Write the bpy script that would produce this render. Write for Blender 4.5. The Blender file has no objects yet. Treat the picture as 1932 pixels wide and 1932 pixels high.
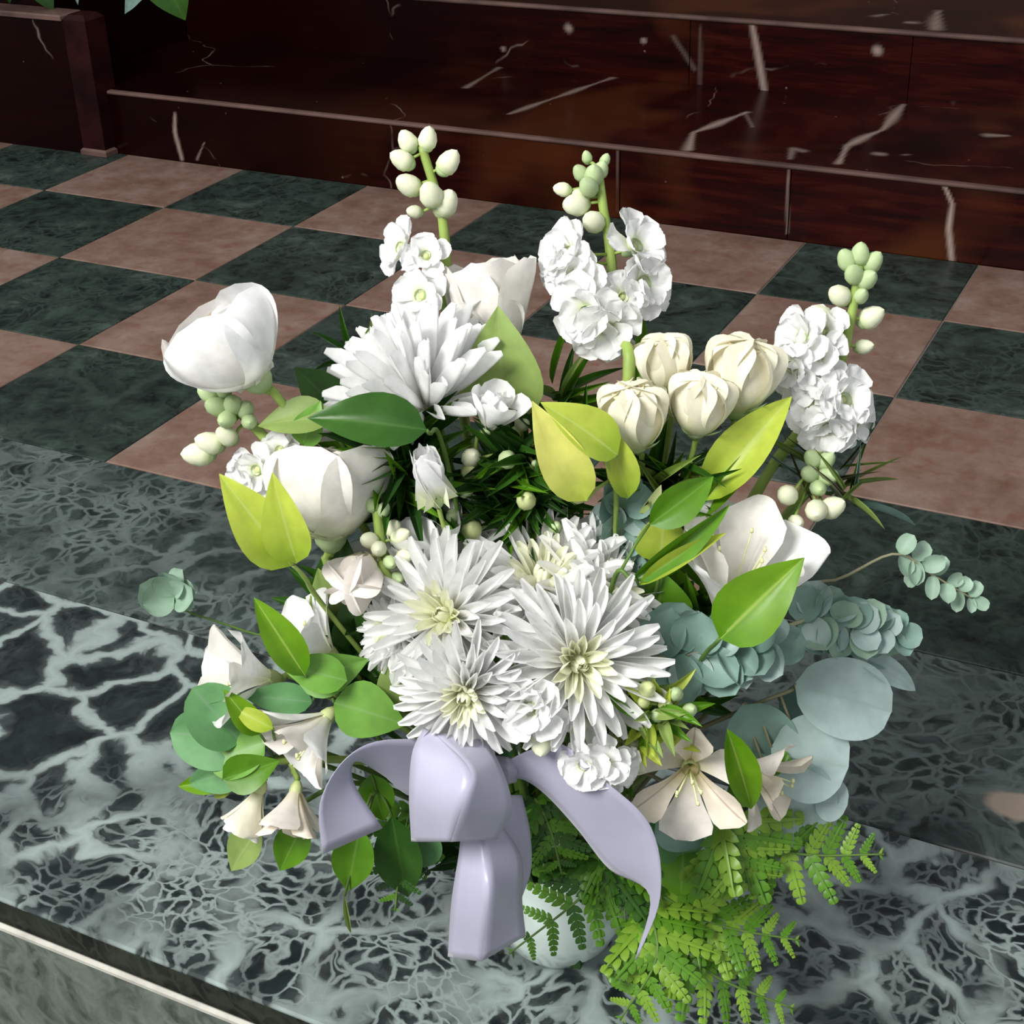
import bpy, math, random
from mathutils import Vector as V, Matrix as M
random.seed(7)
scene = bpy.context.scene
COL = scene.collection

# ------------------------------------------------------------------ camera
CAM = V((2.2009, -2.5478, 0.9160))
PITCH, YAW, ROLL, FPX = 0.51380, -0.47698, -0.03216, 2867.5
_cp, _sp, _cy, _sy = math.cos(PITCH), math.sin(PITCH), math.cos(YAW), math.sin(YAW)
FWD = V((_sy*_cp, _cy*_cp, -_sp)); _r = V((_cy, -_sy, 0)); _u = _r.cross(FWD)
RIGHT = math.cos(ROLL)*_r + math.sin(ROLL)*_u
UP = -math.sin(ROLL)*_r + math.cos(ROLL)*_u
cam = bpy.data.objects.new('camera', bpy.data.cameras.new('camera')); COL.objects.link(cam)
mw = M((( RIGHT.x, UP.x, -FWD.x, CAM.x), (RIGHT.y, UP.y, -FWD.y, CAM.y), (RIGHT.z, UP.z, -FWD.z, CAM.z), (0, 0, 0, 1)))
cam.matrix_world = mw
cam.data.sensor_width = 36; cam.data.lens = FPX*36/1932
cam.data.clip_start = 0.05
scene.camera = cam

# ------------------------------------------------------------------ light
world = bpy.data.worlds.new('world'); scene.world = world; world.use_nodes = True
bg = world.node_tree.nodes['Background']
bg.inputs[0].default_value = (0.93, 0.965, 1.0, 1); bg.inputs[1].default_value = 0.60
def area(name, loc, target, size, energy, color):
    l = bpy.data.lights.new(name, 'AREA'); l.shape = 'DISK'; l.size = size; l.energy = energy; l.color = color
    o = bpy.data.objects.new(name, l); COL.objects.link(o); o.location = loc
    o.rotation_euler = (V(target)-V(loc)).to_track_quat('-Z', 'Y').to_euler()
area('daylight_key', (0.9, -4.3, 2.9), (1.75, -1.6, 0.2), 1.6, 205, (1.0, 0.985, 0.95))  # unseen area light added for soft daylight, set frontal to brighten the flowers
scene.view_settings.view_transform = 'Standard'; scene.view_settings.look = 'None'
scene.view_settings.gamma = 1; scene.view_settings.use_curve_mapping = False
scene.view_settings.exposure = 0.0

# ------------------------------------------------------------------ helpers
Z = V((0, 0, 1)); RT = V((_cy, -_sy, 0)).normalized(); BK = V((_sy, _cy, 0)).normalized()
def ray(px, py): return FWD + RIGHT*((px-966)/FPX) - UP*((py-966)/FPX)
def on_floor(px, py, z=0.0):
    d = ray(px, py); return CAM + d*((z-CAM.z)/d.z)
ROOT = on_floor(1008, 1772)
def P(px, py, d):
    """point seen at (px,py) in the photo that stands d metres behind the bowl's centre"""
    r = ray(px, py); return CAM + r*((d-(CAM-ROOT).dot(BK))/r.dot(BK))
def D(r, u, t): return (RT*r + Z*u - BK*t).normalized()
TOCAM = D(0, .57, .82)

MATS = {}
def nt(name):
    m = bpy.data.materials.new(name); m.use_nodes = True
    n = m.node_tree.nodes; l = m.node_tree.links
    return m, n, l, n['Principled BSDF'], n['Material Output']
def ramp(n, stops):
    r = n.new('ShaderNodeValToRGB'); e = r.color_ramp.elements
    while len(e) > 1: e.remove(e[-1])
    e[0].position = stops[0][0]; e[0].color = (*stops[0][1], 1)
    for p, c in stops[1:]:
        x = e.new(p); x.color = (*c, 1)
    return r
def g(v): return (v, v, v)
def math_node(n, l, op, a, b):
    m = n.new('ShaderNodeMath'); m.operation = op
    for i, q in enumerate((a, b)):
        if isinstance(q, (int, float)): m.inputs[i].default_value = q
        else: l.new(q, m.inputs[i])
    return m.outputs[0]
def mixc(n, l, fac, a, b):
    m = n.new('ShaderNodeMix'); m.data_type = 'RGBA'
    for s, q in ((m.inputs[0], fac), (m.inputs[6], a), (m.inputs[7], b)):
        if isinstance(q, tuple): s.default_value = (*q, 1)
        elif isinstance(q, (int, float)): s.default_value = q
        else: l.new(q, s)
    return m.outputs[2]
def noise(n, l, vec, scale, detail=4, rough=.55, dist=0):
    t = n.new('ShaderNodeTexNoise'); t.inputs['Scale'].default_value = scale; t.inputs['Detail'].default_value = detail
    t.inputs['Roughness'].default_value = rough; t.inputs['Distortion'].default_value = dist
    l.new(vec, t.inputs['Vector']); return t
def world_pos(n, l, stretch=(1, 1, 1), rnd=7.0):
    gm = n.new('ShaderNodeNewGeometry'); oi = n.new('ShaderNodeObjectInfo')
    mp = n.new('ShaderNodeMapping'); mp.inputs['Scale'].default_value = stretch; l.new(gm.outputs['Position'], mp.inputs[0])
    cb = n.new('ShaderNodeCombineXYZ'); q = math_node(n, l, 'MULTIPLY', oi.outputs['Random'], rnd)
    for i in range(3): l.new(q, cb.inputs[i])
    ad = n.new('ShaderNodeVectorMath'); ad.operation = 'ADD'; l.new(mp.outputs[0], ad.inputs[0]); l.new(cb.outputs[0], ad.inputs[1])
    return ad.outputs[0]
def warp(n, l, vec, scale, amt):
    t = noise(n, l, vec, scale, 3)
    s = n.new('ShaderNodeVectorMath'); s.operation = 'SUBTRACT'; l.new(t.outputs['Color'], s.inputs[0]); s.inputs[1].default_value = (.5, .5, .5)
    k = n.new('ShaderNodeVectorMath'); k.operation = 'SCALE'; l.new(s.outputs[0], k.inputs[0]); k.inputs['Scale'].default_value = amt
    a = n.new('ShaderNodeVectorMath'); a.operation = 'ADD'; l.new(vec, a.inputs[0]); l.new(k.outputs[0], a.inputs[1])
    return a.outputs[0]
def voro(n, l, vec, scale):
    v = n.new('ShaderNodeTexVoronoi'); v.feature = 'DISTANCE_TO_EDGE'; v.inputs['Scale'].default_value = scale
    l.new(vec, v.inputs['Vector']); return v.outputs['Distance']

def green_marble(name, big, fine, vein_amt, dark, mid, veincol, fine_amt=.8, rough=.28, big_w=.10, fine_w=.22, cloud=.5, patch=None, zones=False):
    m, n, l, b, o = nt(name)
    pos = world_pos(n, l); w = warp(n, l, warp(n, l, pos, 9, .10), 38, .022)
    base = ramp(n, [(.32, dark), (.52, mid), (.72, tuple(c*1.9 for c in mid))]); l.new(noise(n, l, w, 26, 6, .68).outputs['Fac'], base.inputs[0])
    vb = ramp(n, [(0, g(1)), (big_w*.45, g(.8)), (big_w*.75, g(.12)), (big_w*1.3, g(0))]); l.new(voro(n, l, w, big), vb.inputs[0])
    vf = ramp(n, [(0, g(1)), (fine_w*.5, g(.7)), (fine_w*.8, g(.1)), (fine_w*1.2, g(0))]); l.new(voro(n, l, w, fine), vf.inputs[0])
    mk = ramp(n, [(.40, g(.10)), (.56, g(1))]); l.new(noise(n, l, pos, 4.2, 3).outputs['Fac'], mk.inputs[0])
    mk2 = ramp(n, [(.35, g(.15)), (.62, g(1))]); l.new(noise(n, l, pos, 7.5, 4).outputs['Fac'], mk2.inputs[0])
    mko, mk2o = mk.outputs[0], mk2.outputs[0]
    if zones:   # bold wide meshes in the stone at the left, fine mottling towards the front and right
        gp = n.new('ShaderNodeNewGeometry'); sp = n.new('ShaderNodeSeparateXYZ'); l.new(warp(n, l, gp.outputs['Position'], 5, .25), sp.inputs[0])
        c = math_node(n, l, 'SUBTRACT', math_node(n, l, 'MULTIPLY', sp.outputs['X'], .35), sp.outputs['Y'])
        zf = ramp(n, [(.13, g(.06)), (.25, g(1))]); l.new(math_node(n, l, 'SUBTRACT', c, 2.0), zf.inputs[0])
        mko = math_node(n, l, 'MULTIPLY', mko, zf.outputs[0])
        mk2o = math_node(n, l, 'MAXIMUM', mk2o, math_node(n, l, 'SUBTRACT', 1.0, zf.outputs[0]))
    a = math_node(n, l, 'MULTIPLY', math_node(n, l, 'MULTIPLY', vb.outputs[0], mk2o), vein_amt)
    f = math_node(n, l, 'MULTIPLY', math_node(n, l, 'MULTIPLY', vf.outputs[0], mko), fine_amt)
    cl = ramp(n, [(.50, g(0)), (.68, g(cloud))]); l.new(noise(n, l, w, 15, 6, .7).outputs['Fac'], cl.inputs[0])
    cl2 = math_node(n, l, 'MULTIPLY', cl.outputs[0], mk.outputs[0])
    tot = math_node(n, l, 'MAXIMUM', math_node(n, l, 'MAXIMUM', a, f), cl2)
    out = mixc(n, l, tot, base.outputs[0], veincol)
    if patch:   # one tan inclusion in the stone
        gm = n.new('ShaderNodeNewGeometry'); wp = warp(n, l, gm.outputs['Position'], 30, .02)
        mp = n.new('ShaderNodeMapping'); mp.vector_type = 'POINT'; mp.inputs['Location'].default_value = (-patch[0], -patch[1]*1.6, 0); mp.inputs['Scale'].default_value = (1, 1.6, 0); l.new(wp, mp.inputs[0])
        ln = n.new('ShaderNodeVectorMath'); ln.operation = 'LENGTH'; l.new(mp.outputs[0], ln.inputs[0])
        pr = ramp(n, [(.028, g(.9)), (.036, g(0))]); l.new(ln.outputs['Value'], pr.inputs[0])
        out = mixc(n, l, pr.outputs[0], out, (.36, .28, .22))
    l.new(out, b.inputs['Base Color'])
    b.inputs['Roughness'].default_value = rough; b.inputs['Specular IOR Level'].default_value = .18
    return m
M_SLAB = green_marble('green_marble_slab', 10.5, 58, 1.0, (.0012, .0035, .0038), (.007, .0125, .0125), (.29, .35, .335), .80, big_w=.125, fine_w=.17, cloud=.26, zones=True)
M_SLAB2 = green_marble('green_marble_course', 11, 42, .55, (.005, .009, .009), (.020, .031, .028), (.17, .21, .195), .6, big_w=.10, fine_w=.20, cloud=.60, patch=(2.115, -1.405))
M_TILE = green_marble('green_marble_tile', 6, 40, .22, (.0014, .0028, .0026), (.017, .028, .023), (.095, .130, .110), .25, rough=.32, fine_w=.16, cloud=.70)
M_SHADE = green_marble('dark_shade_band', 20, 60, .12, (.002, .003, .002), (.010, .013, .009), (.08, .09, .07), .2, rough=.4, cloud=.1)  # near-black marble colour stands in for the shade under the slab edge
M_RISER = green_marble('grey_green_marble', 9, 30, .35, (.022, .028, .022), (.085, .098, .082), (.22, .25, .22), .35, rough=.4, cloud=.4)

def pink_marble():
    m, n, l, b, o = nt('pink_marble'); pos = world_pos(n, l); w = warp(n, l, pos, 20, .03)
    c = ramp(n, [(.30, (.130, .070, .050)), (.5, (.195, .122, .094)), (.7, (.255, .182, .148))]); l.new(noise(n, l, w, 13, 7, .7).outputs['Fac'], c.inputs[0])
    s = ramp(n, [(.56, g(0)), (.70, g(.6))]); l.new(noise(n, l, w, 34, 5).outputs['Fac'], s.inputs[0])
    l.new(mixc(n, l, s.outputs[0], c.outputs[0], (.17, .066, .046)), b.inputs['Base Color'])
    b.inputs['Roughness'].default_value = .36; b.inputs['Specular IOR Level'].default_value = .3
    return m
M_PINK = pink_marble()
def red_marble():
    m, n, l, b, o = nt('dark_red_marble'); pos = world_pos(n, l, (1, 1, 1), 0)
    st = world_pos(n, l, (2.2, 2.2, 22), 0)
    c = ramp(n, [(.30, (.004, .0008, .0008)), (.5, (.017, .0014, .0012)), (.66, (.036, .0046, .0024)), (.8, (.050, .012, .004))])
    l.new(noise(n, l, st, 2.4, 6, .62, .4).outputs['Fac'], c.inputs[0])
    br = ramp(n, [(.48, g(0)), (.60, g(.75))]); l.new(noise(n, l, pos, 3.3, 2).outputs['Fac'], br.inputs[0])
    rt = n.new('ShaderNodeSeparateXYZ'); l.new(pos, rt.inputs[0])
    rr = ramp(n, [(.22, g(.05)), (.62, g(1))]); l.new(math_node(n, l, 'MULTIPLY', rt.outputs[0], .5), rr.inputs[0])   # the browner blocks lie at the right
    c2 = mixc(n, l, math_node(n, l, 'MULTIPLY', br.outputs[0], rr.outputs[0]), mixc(n, l, rr.outputs[0], (.0055, .0006, .0006), c.outputs[0]), (.070, .019, .005))
    w = warp(n, l, pos, 6, .12)
    v = ramp(n, [(0, g(.6)), (.007, g(0))]); l.new(voro(n, l, w, 2.6), v.inputs[0])
    mk = ramp(n, [(.56, g(0)), (.66, g(.75))]); l.new(noise(n, l, pos, 5.2, 3).outputs['Fac'], mk.inputs[0])
    sp = n.new('ShaderNodeTexVoronoi'); sp.inputs['Scale'].default_value = 13; l.new(pos, sp.inputs['Vector'])
    spr = ramp(n, [(.02, g(.3)), (.04, g(0))]); l.new(sp.outputs['Distance'], spr.inputs[0])
    vv = math_node(n, l, 'MAXIMUM', math_node(n, l, 'MULTIPLY', v.outputs[0], mk.outputs[0]), spr.outputs[0])
    at = n.new('ShaderNodeAttribute'); at.attribute_name = 'vein'
    vv2 = math_node(n, l, 'MAXIMUM', vv, at.outputs['Fac'])
    l.new(mixc(n, l, vv2, c2, (.36, .27, .23)), b.inputs['Base Color'])
    b.inputs['Roughness'].default_value = .22; b.inputs['Specular IOR Level'].default_value = .10
    return m
M_RED = red_marble()
def plain(name, col, rough=.5, var=.12, scale=40, spec=.3, metallic=0):
    m, n, l, b, o = nt(name); pos = world_pos(n, l)
    r = ramp(n, [(.3, tuple(c*(1-var) for c in col)), (.7, tuple(min(1, c*(1+var)) for c in col))])
    l.new(noise(n, l, pos, scale, 4).outputs['Fac'], r.inputs[0]); l.new(r.outputs[0], b.inputs['Base Color'])
    b.inputs['Roughness'].default_value = rough; b.inputs['Specular IOR Level'].default_value = spec
    b.inputs['Metallic'].default_value = metallic
    return m
M_GROUT = plain('pale_grout', (.16, .135, .115), .8)
M_NOSE = plain('pale_red_marble_edge', (.115, .066, .056), .35, .45, 9)  # paler mottled tone for nosings, capping and plinth
M_POST = plain('worn_red_post', (.017, .0035, .0035), .4, .6, 12, .1)
M_WORN = plain('pale_worn_stone_edge', (.45, .44, .39), .5, .25, 30)
M_WOOD = plain('dark_reflection_wood', (.055, .022, .009), .5, .4, 6)  # for the added wall that darkens the tread reflections

def foliage(name, col, col2=None, trans=.25, rough=.45, veinc=None, spec=.35):
    """leaf / petal sheet: colour runs along UV.y from col (base) to col2 (tip), finely mottled, some light passes through"""
    m, n, l, b, o = nt(name); uv = n.new('ShaderNodeUVMap')
    sx = n.new('ShaderNodeSeparateXYZ'); l.new(uv.outputs[0], sx.inputs[0])
    r = ramp(n, [(.0, col), (.45, col2 or col)]); l.new(sx.outputs['Y'], r.inputs[0])
    oi = n.new('ShaderNodeObjectInfo')
    pos = world_pos(n, l)
    nz = ramp(n, [(.3, g(.86)), (.7, g(1.12))]); l.new(noise(n, l, pos, 60, 3).outputs['Fac'], nz.inputs[0])
    mx = n.new('ShaderNodeMix'); mx.data_type = 'RGBA'; mx.blend_type = 'MULTIPLY'; mx.inputs[0].default_value = 1
    l.new(r.outputs[0], mx.inputs[6]); l.new(nz.outputs[0], mx.inputs[7]); out = mx.outputs[2]
    if veinc:   # midrib
        a = math_node(n, l, 'ABSOLUTE', math_node(n, l, 'SUBTRACT', sx.outputs['X'], .5), 0)
        q = ramp(n, [(0, g(.6)), (.045, g(0))]); l.new(a, q.inputs[0]); out = mixc(n, l, q.outputs[0], out, veinc)
    l.new(out, b.inputs['Base Color']); b.inputs['Roughness'].default_value = rough; b.inputs['Specular IOR Level'].default_value = spec
    if trans:
        t = n.new('ShaderNodeBsdfTranslucent'); l.new(out, t.inputs[0])
        ms = n.new('ShaderNodeMixShader'); ms.inputs[0].default_value = trans
        l.new(b.outputs[0], ms.inputs[1]); l.new(t.outputs[0], ms.inputs[2]); l.new(ms.outputs[0], o.inputs[0])
    MATS[name] = m; return m
WHITE = foliage('white_petal', (.76, .80, .52), (.91, .91, .90), .34, .55, spec=.2)
WHITE2 = foliage('warm_white_petal', (.66, .72, .42), (.85, .82, .77), .28, .55, spec=.2)
PURE = foliage('pure_white_petal', (.88, .89, .80), (.94, .94, .93), .36, .55, spec=.2)
PEACH = foliage('peach_tinted_petal', (.80, .78, .66), (.84, .64, .46), .28, .55, spec=.2)
CREAM = foliage('cream_petal', (.64, .68, .36), (.87, .83, .66), .25, .55, spec=.2)
CREAM_IN = foliage('inner_cream_petal', (.66, .68, .40), (.86, .81, .60), .25, .55, spec=.2)
BLUSH = foliage('blush_petal', (.76, .70, .46), (.87, .81, .75), .28, .55, spec=.2)
STREAK = foliage('yellow_streaked_petal', (.74, .62, .28), (.87, .78, .66), .28, .55, veinc=(.28, .14, .08), spec=.2)
YELP = foliage('yellowish_inner_petal', (.84, .88, .45), (.92, .93, .74), .25, .55, spec=.2)
YELG = foliage('yellow_green_disc', (.74, .78, .26), (.84, .87, .45), .1, .6)
LIME = foliage('lime_leaf', (.075, .21, .003), (.125, .27, .006), .22, .38, veinc=(.42, .55, .12))
CHART = foliage('chartreuse_leaf', (.30, .46, .03), (.46, .56, .07), .3, .4, veinc=(.55, .66, .2))
YELL = foliage('yellow_leaf', (.42, .52, .06), (.66, .66, .16), .3, .4)
MID = foliage('mid_green_leaf', (.07, .20, .008), (.10, .25, .012), .25, .35, veinc=(.2, .36, .08))
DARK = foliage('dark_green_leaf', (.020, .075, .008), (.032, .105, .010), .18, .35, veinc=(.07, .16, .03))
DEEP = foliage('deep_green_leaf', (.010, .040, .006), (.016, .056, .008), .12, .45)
OLIVE = foliage('olive_leaf', (.19, .27, .06), (.24, .34, .09), .2, .5, veinc=(.3, .4, .14))
SALAL = foliage('soft_green_leaf', (.12, .29, .035), (.16, .35, .055), .2, .42, veinc=(.22, .38, .13))
BLUEG = foliage('blue_green_leaf', (.09, .25, .085), (.13, .31, .12), .15, .5, veinc=(.19, .31, .19))
EUC = foliage('silver_eucalyptus_leaf', (.30, .41, .37), (.40, .51, .49), .12, .6, veinc=(.34, .44, .40))
EUCB = foliage('blue_eucalyptus_leaf', (.16, .28, .23), (.23, .36, .31), .15, .55)
EUCP = foliage('pale_eucalyptus_leaf', (.24, .38, .27), (.33, .47, .36), .2, .55)
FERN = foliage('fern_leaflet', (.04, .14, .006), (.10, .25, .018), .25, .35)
FERNL = foliage('bright_fern_leaflet', (.10, .25, .012), (.22, .39, .04), .3, .35)
STEM = foliage('pale_green_stem', (.26, .36, .08), None, .0, .5)
STEMD = foliage('green_stem', (.09, .17, .03), None, .0, .5)
STEMB = foliage('brownish_stem', (.26, .25, .15), None, .0, .5)
BUDG = foliage('pale_green_bud', (.30, .44, .17), (.48, .60, .32), .15, .5)
BUDY = foliage('green_yellow_bud', (.40, .52, .16), (.58, .64, .30), .15, .5)
BUDW = foliage('white_bud', (.44, .58, .20), (.82, .84, .62), .2, .5)

class B:
    def __init__(s): s.v = []; s.f = []; s.uv = []
    def add(s, v, f, uv=None):
        o = len(s.v); s.v += [tuple(x) for x in v]; s.f += [tuple(i+o for i in q) for q in f]
        s.uv += list(uv) if uv else [(.5, .5)]*len(v)
    def box(s, x0, x1, y0, y1, z0, z1, bev=0):
        if bev:
            v = []
            for z, k in ((z0, 0), (z1-bev, 0), (z1, bev)):
                v += [(x0+k, y0+k, z), (x1-k, y0+k, z), (x1-k, y1-k, z), (x0+k, y1-k, z)]
            f = [(3, 2, 1, 0), (8, 9, 10, 11)]
            for r in (0, 4): f += [(r+i, r+(i+1) % 4, r+4+(i+1) % 4, r+4+i) for i in range(4)]
        else:
            v = [(x, y, z) for z in (z0, z1) for x, y in ((x0, y0), (x1, y0), (x1, y1), (x0, y1))]
            f = [(3, 2, 1, 0), (4, 5, 6, 7), (0, 1, 5, 4), (1, 2, 6, 5), (2, 3, 7, 6), (3, 0, 4, 7)]
        s.add(v, f)
    def mesh(s, name, mat, smooth=True):
        me = bpy.data.meshes.new(name); me.from_pydata(s.v, [], s.f)
        ul = me.uv_layers.new(name='UVMap')
        for i, lp in enumerate(me.loops): ul.data[i].uv = s.uv[lp.vertex_index]
        me.materials.append(mat)
        if smooth: me.polygons.foreach_set('use_smooth', [True]*len(me.polygons))
        me.update(); return me
def link(name, mesh, parent=None, mat=None, world=None):
    o = bpy.data.objects.new(name, mesh); COL.objects.link(o)
    if parent: o.parent = parent
    if world is not None:
        o.matrix_basis = world
        if parent: o.matrix_parent_inverse = ORIGIN[parent.name].inverted()
        ORIGIN[o.name] = world
    elif parent: ORIGIN[o.name] = ORIGIN[parent.name].copy()
    return o
ORIGIN = {}
def thing(name, label, cat, loc, group=None):
    o = bpy.data.objects.new(name, None); COL.objects.link(o); o.location = loc; o.empty_display_size = .02
    o['label'] = label; o['category'] = cat
    if group: o['group'] = group
    ORIGIN[o.name] = M.Translation(loc); return o
def tag(o, label, cat=None, kind=None, group=None):
    o['label'] = label
    if cat: o['category'] = cat
    if kind: o['kind'] = kind
    if group: o['group'] = group
def wmesh(b, parent): # shift world-space verts to the parent's origin
    t = ORIGIN[parent.name].inverted(); b.v = [tuple(t @ V(p)) for p in b.v]; return b

def catmull(pts, n):
    if len(pts) < 3: return [pts[0].lerp(pts[-1], i/n) for i in range(n+1)]
    q = [pts[0]*2-pts[1]] + list(pts) + [pts[-1]*2-pts[-2]]; out = []
    segs = len(pts)-1
    for i in range(n+1):
        t = i/n*segs; k = min(int(t), segs-1); t -= k
        a, b, c, d = q[k], q[k+1], q[k+2], q[k+3]
        out.append(.5*((2*b)+(c-a)*t+(2*a-5*b+4*c-d)*t*t+(3*b-a-3*c+d)*t**3))
    return out
def tube(b, pts, r0, r1, seg=6):
    n = len(pts); v = []; f = []; uv = []
    up = Z
    for i, p in enumerate(pts):
        t = (pts[min(i+1, n-1)]-pts[max(i-1, 0)]).normalized()
        x = t.cross(up)
        x = x.normalized() if x.length > 1e-3 else V((1, 0, 0))
        y = x.cross(t); r = r0+(r1-r0)*i/(n-1)
        for k in range(seg):
            a = 2*math.pi*k/seg; v.append(p+(x*math.cos(a)+y*math.sin(a))*r); uv.append((k/seg, i/(n-1)))
        if i: f += [((i-1)*seg+k, (i-1)*seg+(k+1) % seg, i*seg+(k+1) % seg, i*seg+k) for k in range(seg)]
    f.append(tuple(range((n-1)*seg, n*seg))); f.append(tuple(reversed(range(seg))))
    b.add(v, f, uv)
def stem_part(parent, pts, r0, r1, mat=None, name='stem', n=14):
    b = B(); tube(b, catmull(pts, n), r0, r1); return link(name, wmesh(b, parent).mesh(name, mat or STEM), parent)
def frame(loc, axis, roll=0):
    z = axis.normalized(); x = (Z if abs(z.z) < .95 else V((0, 1, 0))).cross(z).normalized(); y = z.cross(x)
    m = M(((x.x, y.x, z.x, loc.x), (x.y, y.y, z.y, loc.y), (x.z, y.z, z.z, loc.z), (0, 0, 0, 1)))
    return m @ M.Rotation(roll, 4, 'Z')

# unit sheets: length 1 along +Y, width 1 in X, inner face +Z
CACHE = {}
def sheet(kind, mat):
    k = (kind, mat.name)
    if k in CACHE: return CACHE[k]
    S = dict(  # width profile, bend (rad over length), cup, fold, ruffle
        strap=(lambda t: min(1, .5+1.0*t)*(1 if t < .7 else math.sqrt(max(0, 1-((t-.7)/.31)**2))*.85+.15), .35, .35, 0, 0, 8, 4),
        strap_in=(lambda t: min(1, .4+1.2*t)*(1-max(0, t-.6)**2*5.2), 1.1, .3, 0, 0, 7, 4),
        wrap=(lambda t: (.55+.75*t)*(1 if t < .5 else math.sqrt(max(0, 1-((t-.5)/.51)**2))*.97+.03), 1.75, .45, 0, .0, 12, 8),
        bulb=(lambda t: (.6+.75*t)*(1 if t < .6 else math.sqrt(max(0, 1-((t-.6)/.41)**2))*.97+.03), 2.15, .48, 0, .0, 14, 8),
        broad=(lambda t: (.30+.95*t)*(1 if t < .55 else math.sqrt(max(0, 1-((t-.55)/.46)**2))*.9+.1), .25, .45, 0, .03, 9, 8),
        cupped=(lambda t: (.40+.95*t)*(1 if t < .5 else math.sqrt(max(0, 1-((t-.5)/.51)**2))*.95+.05), 1.15, .42, 0, .015, 10, 8),
        flare=(lambda t: (.34+.9*t)*(1 if t < .6 else math.sqrt(max(0, 1-((t-.6)/.42)**2))*.8+.2), -.55, .40, 0, .05, 10, 8),
        ruffle=(lambda t: (.35+1.0*t)*(1 if t < .65 else math.sqrt(max(0, 1-((t-.65)/.36)**2))), -.25, .22, 0, .16, 8, 8),
        spoon=(lambda t: (.22+1.25*t*t+.25*t)*(1 if t < .62 else math.sqrt(max(0, 1-((t-.62)/.385)**2))*.94+.06), -.45, .35, 0, .03, 9, 6),
        lance=(lambda t: math.sin(math.pi*min(1, t**.8))**.85, -.35, 0, .28, .02, 10, 4),
        ovate=(lambda t: math.sin(math.pi*min(1, t**.70))**.92, -.45, 0, .22, .03, 10, 6),
        disc=(lambda t: math.sqrt(max(0, 1-(2*t-1)**2)), -.20, .18, .05, .02, 18, 8),
        cuplf=(lambda t: math.sqrt(max(0, 1-(2*t-1)**2)), .5, .35, .05, .02, 8, 6),
        arch=(lambda t: math.sin(math.pi*min(1, t**.8))**.8, -1.9, 0, .3, .0, 14, 4),
        spiky=(lambda t: 1.0 if t < .1 else (1-t)**.8, .5, .2, 0, 0, 5, 2),
    )[kind]
    wf, bend, cup, fold, ruf, nl, nw = S
    b = B(); v = []; uv = []; f = []; y = z = 0; a = -bend*.15
    rng = random.Random(sum(map(ord, kind)))
    ph = rng.random()*6
    cup0 = cup
    for i in range(nl+1):
        t = i/nl
        if kind in ('bulb', 'wrap'): cup = cup0*(1-.95*t)
        w = max(wf(t), .015)*.5
        for j in range(nw+1):
            s = j/nw*2-1
            zz = z + cup*w*s*s*.9 + fold*w*abs(s) + ruf*math.sin(ph+s*5.5+t*7)*t*w*1.6*abs(s)**.6
            yy = y - cup*.12*s*s*w + ruf*.35*math.sin(ph+s*8)*max(0, t-.8)
            v.append((s*w, yy, zz)); uv.append((j/nw, t))
        a += bend/nl; y += math.cos(a)/nl; z += math.sin(a)/nl
        if i: f += [((i-1)*(nw+1)+j, (i-1)*(nw+1)+j+1, i*(nw+1)+j+1, i*(nw+1)+j) for j in range(nw)]
    b.add(v, f, uv); CACHE[k] = b.mesh(kind, mat); return CACHE[k]
def ball(kind, mat):
    k = ('ball'+kind, mat.name)
    if k in CACHE: return CACHE[k]
    prof = dict(bud=[(0, .0), (.5, .08), (.86, .4), (.92, .8), (.74, 1.3), (.42, 1.65), (0, 1.85)],
                dome=[(1, -.1), (.95, .15), (.75, .38), (.42, .55), (0, .62)],
                calyx=[(.15, -.5), (.5, -.35), (.85, 0), (1, .45), (.9, .75)],
                round=[(0, -1), (.6, -.8), (.95, -.3), (.95, .3), (.6, .8), (0, 1)],
                seed=[(0, -.4), (.7, -.2), (1, .25), (.8, .6), (.3, .55), (.15, .4), (0, .38)])[kind]
    b = B(); v = []; uv = []; f = []; n = 10
    z0, z1 = prof[0][1], prof[-1][1]
    for i, (r, z) in enumerate(prof):
        for j in range(n):
            a = 2*math.pi*j/n; v.append((r*math.cos(a), r*math.sin(a), z)); uv.append((.2, (z-z0)/(z1-z0)))
        if i: f += [((i-1)*n+j, (i-1)*n+(j+1) % n, i*n+(j+1) % n, i*n+j) for j in range(n)]
    b.add(v, f, uv); CACHE[k] = b.mesh(kind, mat); return CACHE[k]
def sc(x, y, z): return M.Diagonal((x, y, z, 1))
def petal(parent, H, kind, mat, phi, elev, L, W, r0=0, z0=0, name='petal', twist=0):
    w = H @ M.Rotation(phi, 4, 'Z') @ M.Translation((0, r0, z0)) @ M.Rotation(math.radians(elev), 4, 'X') @ M.Rotation(twist, 4, 'Y') @ sc(W, L, L)
    return link(name, sheet(kind, mat), parent, world=w)
def blob(parent, H, kind, mat, r, h, name, z=0):
    return link(name, ball(kind, mat), parent, world=H @ M.Translation((0, 0, z)) @ sc(r, r, h))
J = random.uniform
def neck(p, k=.03):
    d = V((p.x-BOWL.x, p.y-BOWL.y, 0)); d = d*(k/max(d.length, k)); return BOWL + Z*.115 + d
def stem_to(parent, head, axis, r=.0028, mat=None, via=None):
    s = ORIGIN[parent.name].translation; Lg = (head-s).length
    pts = [s] + ([via] if via else [s.lerp(head, .5)+Z*.02-axis*Lg*.08]) + [head-axis*Lg*.06, head]
    return stem_part(parent, pts, r*1.15, r, mat)
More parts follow.
